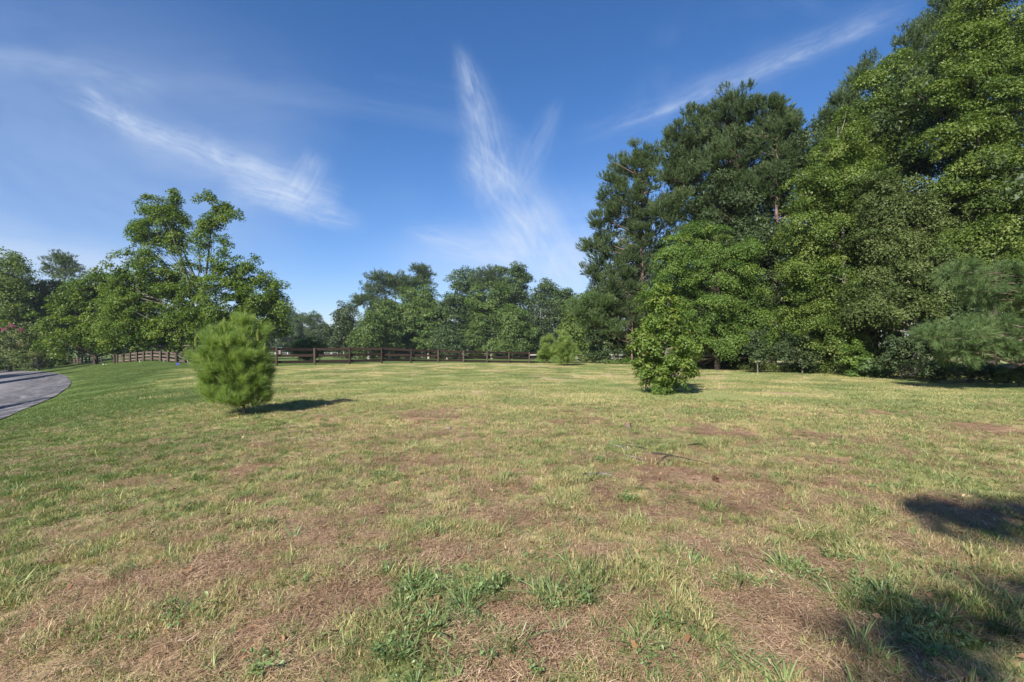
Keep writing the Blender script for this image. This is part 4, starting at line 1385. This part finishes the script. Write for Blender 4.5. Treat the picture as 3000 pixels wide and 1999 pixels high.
def scatter(name, label, cat, kinds, pts, rot, scl, idx):
    """one object of instanced tufts on given points"""
    coll = bpy.data.collections.new(name + '_tufts')
    for j, kd in enumerate(kinds):
        (v, f, t), mt = proto(kd[0], kd[1])
        me = np_mesh('tuft', v, f, t)
        me.materials.append(GM[mt])
        o = bpy.data.objects.new('%s_tuft_%02d' % (name, j), me)
        coll.objects.link(o)
    me = bpy.data.meshes.new(name)
    me.vertices.add(len(pts))
    me.vertices.foreach_set('co', np.asarray(pts, np.float32).ravel())
    for nm, ty, arr in (('rot', 'FLOAT_VECTOR', rot), ('scl', 'FLOAT_VECTOR', scl)):
        a = me.attributes.new(nm, ty, 'POINT')
        a.data.foreach_set('vector', np.asarray(arr, np.float32).ravel())
    a = me.attributes.new('pick', 'INT', 'POINT')
    a.data.foreach_set('value', np.asarray(idx, np.int32))
    ob_ = bpy.data.objects.new(name, me)
    link(ob_)
    tag(ob_, label, cat, kind='stuff')
    ng = bpy.data.node_groups.new(name, 'GeometryNodeTree')
    ng.interface.new_socket('Geometry', in_out='INPUT', socket_type='NodeSocketGeometry')
    ng.interface.new_socket('Geometry', in_out='OUTPUT', socket_type='NodeSocketGeometry')
    N = ng.nodes
    gi, go = N.new('NodeGroupInput'), N.new('NodeGroupOutput')
    ci = N.new('GeometryNodeCollectionInfo')
    ci.inputs['Collection'].default_value = coll
    ci.inputs['Separate Children'].default_value = True
    ci.inputs['Reset Children'].default_value = True
    ip = N.new('GeometryNodeInstanceOnPoints')
    ip.inputs['Pick Instance'].default_value = True

    def na(nm, ty):
        n_ = N.new('GeometryNodeInputNamedAttribute')
        n_.data_type = ty
        n_.inputs['Name'].default_value = nm
        return n_.outputs['Attribute']
    L = ng.links
    L.new(gi.outputs[0], ip.inputs['Points'])
    L.new(ci.outputs[0], ip.inputs['Instance'])
    L.new(na('pick', 'INT'), ip.inputs['Instance Index'])
    e2r = N.new('FunctionNodeEulerToRotation')
    L.new(na('rot', 'FLOAT_VECTOR'), e2r.inputs[0])
    L.new(e2r.outputs[0], ip.inputs['Rotation'])
    L.new(na('scl', 'FLOAT_VECTOR'), ip.inputs['Scale'])
    L.new(ip.outputs[0], go.inputs[0])
    md = ob_.modifiers.new('scatter', 'NODES')
    md.node_group = ng
    return ob_


def field_pts(n, y0, y1, r, power=1.0):
    """points over the wedge of field in front of the camera and a margin beside it"""
    y = y0 + (y1 - y0) * r.random(n) ** power
    x = (r.random(n) * 2 - 1) * (y * 1.14 + 1.6)
    return x, y


def keep(x, y, r):
    ok = ~in_poly(x, y, road_edge)
    # inside the right woods
    ok &= ~((x - 14) * 0.62 + (y - 31) * 0.78 > 5.0) | (y > 52) | (x < 9)
    return ok


r = np.random.default_rng(300)
KN = [('green', 1), ('green', 2), ('green', 3), ('lush', 4), ('lush', 5), ('mixed', 6), ('mixed', 7), ('mixed', 8), ('tan', 9), ('tan', 10), ('sprawl', 11), ('sprawl', 12), ('blue', 13), ('blue', 14), ('weed', 15), ('weed', 16)]
# near field: tufts (power>1 keeps the density per square metre higher close by)
area = lambda y0, y1: (y1 ** 2 - y0 ** 2) * 1.14 + 3.2 * (y1 - y0)
bands = [(1.6, 4.5, 620), (4.5, 8.0, 400), (8.0, 14.0, 190)]
XS, YS = [], []
for y0_, y1_, den in bands:
    nn = int(area(y0_, y1_) * den)
    yy = np.sqrt(r.random(nn) * (y1_ ** 2 - y0_ ** 2) + y0_ ** 2)
    xx = (r.random(nn) * 2 - 1) * (yy * 1.14 + 1.0)
    XS.append(xx)
    YS.append(yy)
x, y = np.concatenate(XS), np.concatenate(YS)
ok = keep(x, y, r)
x, y = x[ok], y[ok]
bare, lush, dry = patches(x, y)
clump = fbm(x * 4.6, y * 4.6, 91, 4)
bluec = sstep(fbm(x * 1.1 + 30, y * 1.1, 95, 3), .50, .66)
dens = (1 - 0.90 * sstep(bare, .2, .75)) * (0.42 + 0.58 * sstep(clump, .34, .58)) * (0.8 + .45 * lush)
dens *= 1 - 0.35 * sstep(4.5 - y, 0, 2) * (x < 0.5)
ok = r.random(len(x)) < dens
x, y, lush, dry, bare, bluec, clump = (q[ok] for q in (x, y, lush, dry, bare, bluec, clump))
u = r.random(len(x))
pick = np.where(u < .40, r.integers(0, 3, len(x)), r.integers(5, 8, len(x)))
pick = np.where((r.random(len(x)) < .05 + dry * .30), r.integers(8, 10, len(x)), pick)
pick = np.where(r.random(len(x)) < lush * .8, r.integers(3, 5, len(x)), pick)
pick = np.where((r.random(len(x)) < 0.05 * (1 - dry * .7) + .06 * (x > 0)), r.integers(10, 12, len(x)), pick)
weed = np.zeros(len(x))
for a1, b1, rr1 in [(1400, 1810, .40), (1270, 1740, .22), (1150, 1640, .15), (1230, 1900, .22), (1950, 1900, .22), (2430, 1700, .30), (1700, 1880, .15), (1500, 1930, .2), (2800, 1900, .3), (860, 1930, .15), (1850, 1310, .3), (560, 1790, .15), (2200, 1960, .2)]:
    q_ = gp(a1, b1)
    weed = np.maximum(weed, np.exp(-((x - q_.x) ** 2 + (y - q_.y) ** 2) / rr1 ** 2))
pick = np.where((r.random(len(x)) < 0.006 + 0.04 * bluec * (x > -.5) + .22 * weed), r.integers(12, 14, len(x)), pick)
pick = np.where(r.random(len(x)) < .20 * weed + .006, r.integers(14, 16, len(x)), pick)
nP = len(x)
s = r.uniform(.5, 1.0, nP) * (0.8 + 0.55 * sstep(clump, .5, .7))
s = np.where(pick >= 10, s * 1.0, s)
rot = np.stack([r.normal(0, .12, nP), r.normal(0, .12, nP), r.random(nP) * 6.28], 1)
scatter('grass', 'patchy grass of green and tan tufts on the near field', 'grass', KN, np.stack([x, y, tz(x, y) - .004], 1), rot, np.stack([s, s, s * r.uniform(.8, 1.2, nP)], 1), pick)
print('near tufts', nP)

# middle and far turf
XS, YS = [], []
for y0_, y1_, den in [(5.5, 12, 3.6), (12, 20, 3.2), (20, 36, 1.9), (36, 75, 1.1)]:
    nn = int(area(y0_, y1_) * den)
    yy = np.sqrt(r.random(nn) * (y1_ ** 2 - y0_ ** 2) + y0_ ** 2)
    xx = (r.random(nn) * 2 - 1) * (yy * 1.14 + 1.0)
    XS.append(xx)
    YS.append(yy)
x, y = np.concatenate(XS), np.concatenate(YS)
ok = keep(x, y, r)
for dxx, dyy in ((.35, 0), (-.35, 0), (0, .35), (0, -.35)):
    ok &= ~in_poly(x + dxx, y + dyy, road_edge)
x, y = x[ok], y[ok]
bare, lush, dry = patches(x, y)
ok = r.random(len(x)) < (1 - .85 * bare) * (0.10 + 0.90 * sstep(y + (fbm(x * .5, y * .5, 99, 3) - .5) * 6, 6.5, 13.5))
x, y, lush, dry = x[ok], y[ok], lush[ok], dry[ok]
nP = len(x)
KT = [('turf', 21), ('turf', 22), ('turfgreen', 23), ('turfgreen', 24), ('turflush', 25), ('turflush', 26)]
pick = np.where(r.random(nP) < .30 + .35 * dry, r.integers(0, 2, nP), r.integers(2, 4, nP))
pick = np.where(r.random(nP) < lush, r.integers(4, 6, nP), pick)
s = r.uniform(.8, 1.25, nP)
# follow the slope of the ground
ex_ = (tz(x + .5, y) - tz(x - .5, y))
ey_ = (tz(x, y + .5) - tz(x, y - .5))
rz = r.random(nP) * 6.28
# tilt expressed in the blade patch's own frame (rotation order XYZ: tilt applied before turning about z)
tx = np.arctan(ex_ * -np.sin(rz) + ey_ * np.cos(rz))
ty = -np.arctan(ex_ * np.cos(rz) + ey_ * np.sin(rz))
rot = np.stack([tx, ty, rz], 1)
scatter('turf', 'mown turf in green and straw tones covering the middle and far field', 'grass', KT, np.stack([x, y, tz(x, y) - .004], 1), rot, np.stack([s, s, s], 1), pick)
print('turf patches', nP)

# straw and needles lying on the soil
XS, YS = [], []
for y0_, y1_, den in [(1.6, 5, 75), (5, 9, 48), (9, 13, 20)]:
    nn = int(area(y0_, y1_) * den)
    yy = np.sqrt(r.random(nn) * (y1_ ** 2 - y0_ ** 2) + y0_ ** 2)
    xx = (r.random(nn) * 2 - 1) * (yy * 1.14 + 1.0)
    XS.append(xx)
    YS.append(yy)
x, y = np.concatenate(XS), np.concatenate(YS)
ok = keep(x, y, r)
x, y = x[ok], y[ok]
bq, lq, dq_ = patches(x, y)
ok = r.random(len(x)) < 0.42 + 0.58 * sstep(bq, .1, .5)
x, y = x[ok], y[ok]
nP = len(x)
s = r.uniform(.7, 1.3, nP)
rot = np.stack([np.zeros(nP), np.zeros(nP), r.random(nP) * 6.28], 1)
scatter('straw_litter', 'dead straw and pine needles lying on the bare soil', 'straw', [('straw', 31), ('straw', 32), ('straw', 33)], np.stack([x, y, tz(x, y) - .002], 1), rot, np.stack([s, s, s], 1), r.integers(0, 3, nP))

# ================================================================== SMALL THINGS ON THE GRASS
def stick(label, ptspx, r0, mat='grey', name='stick', cat='stick', group=None, up=0.035, forks=()):
    P = [gp(*p) for p in ptspx]
    o0 = P[0].copy()
    pts = [(p.x - o0.x, p.y - o0.y, p.z - o0.z + up) for p in P]
    pts = [Vector(p) for p in pts]
    fine_ = []
    rr_ = random.Random(len(ptspx) + int(ptspx[0][0]))
    for i in range(len(pts) - 1):
        for tt in (0, .33, .66):
            q_ = pts[i].lerp(pts[i + 1], tt)
            fine_.append((q_.x + rr_.uniform(-.008, .008), q_.y + rr_.uniform(-.02, .02), q_.z + rr_.uniform(0, .008)))
    fine_.append(tuple(pts[-1]))
    v_, f_ = tube(fine_, np.linspace(r0, r0 * .45, len(fine_)), 6)
    o = mesh_obj(name, np_mesh(name, v_, f_, smoothf=True), BK[mat], None, o0)
    return tag(o, label, cat, group)


STG = 'fallen sticks in the right half of the field'
stick('long thin dark stick slanting beside the straw patch', [(1910, 1333), (1960, 1340), (2010, 1352), (2072, 1364)], .016, 'dark', group=STG)
stick('short forked dark stick at the head of the straw patch', [(1955, 1342), (1940, 1352), (1925, 1366)], .012, 'dark', group=STG)
stick('grey curved stick at the left end of the stick group', [(1798, 1312), (1822, 1316), (1838, 1324)], .018, 'grey', group=STG)
stick('thin straight twig just below the grey curved stick', [(1836, 1344), (1860, 1347), (1884, 1354)], .012, 'grey', group=STG)
stick('faint dark twig highest to the right among the sticks', [(2015, 1310), (2060, 1304), (2120, 1296)], .010, 'dark', group=STG)
stick('thin twig above the long dark stick', [(1830, 1312), (1860, 1315), (1900, 1322)], .010, 'dark', group=STG)
stick('short thick grey log lying in the grass', [(1713, 1402), (1740, 1399), (1770, 1397), (1792, 1401)], .030, 'grey', 'log', 'log')


def lump(label, px, py, sx, sy, sz, mat, name, cat, seed=0, group=None, detail=2):
    bm = bmesh.new()
    bmesh.ops.create_icosphere(bm, subdivisions=detail, radius=1)
    rr_ = random.Random(seed)
    for v in bm.verts:
        k = 1 + rr_.uniform(-.14, .14)
        v.co = Vector((v.co.x * sx * k, v.co.y * sy * k, (v.co.z * k + .7) * sz))
    me = bpy.data.meshes.new(name)
    bm.to_mesh(me)
    bm.free()
    o = mesh_obj(name, me, mat, None, gp(px, py))
    return tag(o, label, cat, group)


mstone = barkmat('tan_stone', (0.30, 0.20, 0.12), (0.52, 0.40, 0.27), 20)
mgrey = barkmat('grey_stone', (0.14, 0.12, 0.10), (0.26, 0.22, 0.19), 20)
mcone = barkmat('cone_scales', (0.05, 0.026, 0.016), (0.16, 0.085, 0.05), 60)
mwhite = barkmat('white_stone', (0.55, 0.54, 0.52), (0.75, 0.74, 0.72), 8)
lump('small tan stone in the dry grass at the middle of the field', 1397, 1481, .035, .025, .018, mstone, 'stone', 'stone', 1)
lump('knotty grey root lump in a worn patch left of the middle', 1312, 1259, .06, .05, .035, mgrey, 'root_lump', 'root', 2)


def cone(label, px, py, s, rz):
    """a pine cone: a core with rings of spreading scales"""
    parts = []
    rr_ = np.random.default_rng(int(px))
    for ring in range(7):
        t_ = ring / 6
        rad = s * (.25 + .9 * math.sin(math.pi * (.15 + .75 * t_)))
        for q_ in range(8):
            a_ = q_ * math.pi / 4 + ring * .4
            cx, cy, cz = math.cos(a_) * rad * .4, math.sin(a_) * rad * .4, s * 2.2 * t_
            tx_, ty_, tz_ = math.cos(a_) * rad, math.sin(a_) * rad, s * 2.2 * t_ + s * .25
            w_ = s * .22
            sx_, sy_ = -math.sin(a_) * w_, math.cos(a_) * w_
            parts.append((np.array([(cx - sx_ * .4, cy - sy_ * .4, cz), (cx + sx_ * .4, cy + sy_ * .4, cz), (tx_ + sx_, ty_ + sy_, tz_), (tx_ - sx_, ty_ - sy_, tz_)]), np.array([(0, 1, 2, 3)])))
    v_, f_ = merge(parts)
    o = mesh_obj('pine_cone', np_mesh('pine_cone', v_, f_), mcone, None, gp(px, py) + Vector((0, 0, s * .6)))
    o.rotation_euler = (R(80), 0, rz)
    return tag(o, label, 'pine cone', 'pine cones on the ground')


cone('pine cone standing out on the pale straw patch', 2087, 1408, .035, .4)
cone('pine cone farther right in the greener grass', 2382, 1374, .035, 2.0)
cone('pine cone nearest in the middle of the turf', 2162, 1517, .028, 1.0)

r = np.random.default_rng(400)
nn = 900
yy = np.sqrt(r.random(nn) * (11 ** 2 - 1.9 ** 2) + 1.9 ** 2)
xx = (r.random(nn) * 2 - 1) * yy * 1.1
c = np.stack([xx, yy, tz(xx, yy) + .012 + r.random(nn) * .03], 1)
v, f = leaf_quads(c, unit(r.normal(size=(nn, 3)) * .5 + np.array([0, 0, 1.0])), r, 0.055, .55, tri=False)
f = np.concatenate([f[:, [0, 1, 2]], f[:, [0, 2, 3]]])
t = np.clip(r.normal(.5, .25, nn), 0, 1)
lfm = leafmat('dead_leaf', [(0.0, (0.10, 0.050, 0.028)), (0.5, (0.24, 0.13, 0.07)), (1.0, (0.46, 0.33, 0.20))], .1, .8, .1)
o = mesh_obj('fallen_leaves', np_mesh('fallen_leaves', v, f, np.concatenate([t, t])), lfm)
tag(o, 'scattered curled brown leaves in the grass', 'leaves', kind='stuff')

# tree stump: short cut trunk with a pale sawn face
st = thing('stump', 'small cut tree stump with a pale reddish sawn top', 'stump', gp(1838, 1252))
v_, f_ = tube([(0, 0, -.03), (0, 0, .03), (0.003, 0, .085)], [.075, .062, .055], 10)
mesh_obj('bark', np_mesh('bark', v_, f_, smoothf=True), BK['pine'], st)
bm = bmesh.new()
bmesh.ops.create_circle(bm, cap_ends=True, radius=.054, segments=10)
for vv in bm.verts:
    vv.co.z = .0855 + vv.co.x * .1
me = bpy.data.meshes.new('sawn_face')
bm.to_mesh(me)
bm.free()
mesh_obj('sawn_face', me, woodmat('sawn_wood', (0.38, 0.17, 0.10), (0.55, 0.30, 0.18)), st)

# small blue marker flag near the weathered fence
def plain(name, col, rough=.6, metal=0.0):
    m, g = newmat(name)
    n1 = noise(g, g.nodes.new('ShaderNodeTexCoord').outputs['Object'], 6, 4, .6)
    c = mixc(g, n1, tuple(k * .8 for k in col), tuple(min(1, k * 1.15) for k in col))
    p = g.nodes.new('ShaderNodeBsdfPrincipled')
    p.inputs['Roughness'].default_value = rough
    p.inputs['Metallic'].default_value = metal
    g.links.new(c, p.inputs['Base Color'])
    out(g, p.outputs[0])
    return m


d = 34.0
x = (525 - 1500) / F * d
fl = thing('marker_flag', 'little blue marker flag on a wire before the weathered fence', 'marker flag', (x, d, tzf(x, d)))
zt = EYE + (HOR - 1066) * d / F - tzf(x, d)
v_, f_ = tube([(0, 0, -.05), (.02, 0, zt * .5), (0.0, 0, zt + .06)], [.004] * 3, 5)
mesh_obj('wire', np_mesh('wire', v_, f_), plain('wire_metal', (.3, .3, .3), .4, .8), fl)
gv, gf = [], []
for i in range(6):
    for j in range(3):
        gv.append((-.02 - .22 * i / 5 + .22, .02 * math.sin(i * 1.3), zt - .08 + .14 * j / 2 - .03 * i / 5))
for i in range(5):
    for j in range(2):
        a_ = i * 3 + j
        gf.append((a_, a_ + 3, a_ + 4, a_ + 1))
gv = np.array(gv)
gv[:, 0] -= .2
fm = np_mesh('pennant', gv, np.array(gf), smoothf=True)
mesh_obj('pennant', fm, plain('blue_cloth', (.03, .04, .30), .7), fl)

mgreyw = barkmat('grey_white_stone', (0.30, 0.30, 0.28), (0.46, 0.45, 0.42), 8)
# white crescent ornaments on the weathered fence
for px, lab in ((414, 'left'), (485, 'middle'), (555, 'right')):
    d = 53.6 if px == 414 else 51.3
    d -= .35
    x = (px - 1500) / F * d
    pts = [(.14 * math.cos(t_) * 1.6, 0, .26 * math.sin(t_)) for t_ in np.linspace(R(150), R(300), 9)]
    rd = .075 * np.sin(np.linspace(.25, math.pi - .25, 9))
    v_, f_ = tube(pts, rd, 7)
    o = mesh_obj('crescent_ornament', np_mesh('crescent_ornament', v_ * .75, f_, smoothf=True), mgreyw, None, (x, d, EYE + (HOR - 1058) * d / F))
    tag(o, {'left': 'whitish curved piece leaning on the weathered fence, the one farthest from the young pine', 'middle': 'whitish curved piece on the weathered fence, between its two twins', 'right': 'whitish curved piece on the weathered fence, the one beside the young pine'}[lab], 'ornament', 'whitish curved pieces on the fence')
for px, sx in ((303, .07), (311, .055)):
    o = lump('whitish stone at the foot of the smaller maple, %s' % ('nearer the trunk' if px == 303 else 'farther right of the trunk'), px, 1069, sx, sx * .8, sx * .9, mwhite, 'stone', 'stone', px, 'whitish stones by the maple')

# birdhouse-like wooden box on a pole in the shrub
d = 50.0
x = (552 - 1500) / F * d
bh = thing('birdhouse', 'small grey-brown wooden birdhouse on a pole above the shrub', 'birdhouse', (x, d, tzf(x, d)))
z0 = tzf(x, d)
zc = EYE + (HOR - 1017) * d / F - z0
mesh_obj('pole', boxmesh('pole', .09, .09, zc - .15, .01), wm_pinkp, bh)
b_ = mesh_obj('box', boxmesh('box', .34, .34, .26, .01), wm_pinkp, bh, (0, 0, zc - .15))
rf_ = mesh_obj('roof', boxmesh('roof', .62, .5, .09, .02), wm_pink, bh, (0, 0, zc + .11))
v_, f_ = tube([(-.05, -.172, 0), (-.05, -.19, 0)], [.05, .05], 10)
mesh_obj('entrance', np_mesh('entrance', v_, f_), plain('dark_hole', (.01, .01, .01)), b_, (0, 0, .13))

# far shed with a blue-green roof
d = 165.0
x = (818 - 1500) / F * d
z0 = tzf(x, d)
sh = thing('shed', 'distant low shed with a pale blue-green roof under the far trees', 'shed', (x, d, z0))
hz = EYE + (HOR - 1018) * d / F - z0
mesh_obj('wall', boxmesh('wall', 2.6, 2.2, hz, .02), plain('shed_wall', (.16, .13, .11)), sh)
rfm = bpy.data.meshes.new('roof')
rfm.from_pydata([(-1.8, -1.6, hz - .1), (1.8, -1.6, hz - .1), (1.8, 1.6, hz - .1), (-1.8, 1.6, hz - .1), (-1.8, 0, hz + .75), (1.8, 0, hz + .75)], [], [(0, 1, 5, 4), (2, 3, 4, 5), (0, 4, 3), (1, 2, 5), (0, 3, 2, 1)])
mesh_obj('roof', rfm, plain('roof_metal', (.07, .15, .16), .6), sh)
sh.scale = (.6, .6, .8)
dr = mesh_obj('door', boxmesh('door', .9, .06, hz * .8, .01), plain('shed_door', (.08, .07, .06)), sh, (-.3, -1.32, 0))

# summer haze
hm, g = newmat('haze_air')
pv = g.nodes.new('ShaderNodeVolumePrincipled')
pv.inputs['Color'].default_value = (0.80, 0.88, 1.0, 1.0)
pv.inputs['Density'].default_value = 0.00022
pv.inputs['Anisotropy'].default_value = 0.2
og = g.nodes.new('ShaderNodeOutputMaterial')
g.links.new(pv.outputs[0], og.inputs['Volume'])
hb = boxmesh('haze', 3600, 3600, 54, 0)
hb = mesh_obj('haze', hb, hm, None, (0, 0, -15))
tag(hb, 'thin summer haze over the fields', 'haze', kind='stuff')
del hb['category']

# a bird far up in the sky
d = 90.0
x = (449 - 1500) / F * d
bm = bmesh.new()
vs_ = [bm.verts.new(c_) for c_ in [(-.55, -.05, .12), (-.25, .10, .16), (0, .07, .03), (.25, .10, .16), (.55, -.05, .12), (.25, -.08, .14), (0, -.10, .02), (-.25, -.08, .14), (0, .26, 0), (0, -.28, .01), (.07, -.30, 0), (-.07, -.30, 0), (0, 0, -.07)]]
for fidx in [(0, 1, 7), (1, 2, 6, 7), (2, 3, 5, 6), (3, 4, 5), (2, 8, 12), (6, 12, 10), (6, 11, 12), (9, 10, 11), (8, 2, 3), (12, 8, 2)]:
    try:
        bm.faces.new([vs_[i_] for i_ in fidx])
    except ValueError:
        pass
me = bpy.data.meshes.new('bird')
bm.to_mesh(me)
bm.free()
o = mesh_obj('bird', me, plain('bird_feathers', (.03, .03, .03)), None, (x, d, EYE + (HOR - 511) * d / F))
o.scale = (.4, .4, .4)
tag(o, 'tiny dark bird gliding high in the sky over the large maple', 'bird')
tris = 0
for me_ in bpy.data.meshes:
    tris += len(me_.loops) - 2 * len(me_.polygons)
open('/tmp/tris.txt', 'w').write(str(tris)) if False else None
print('triangles about', tris)
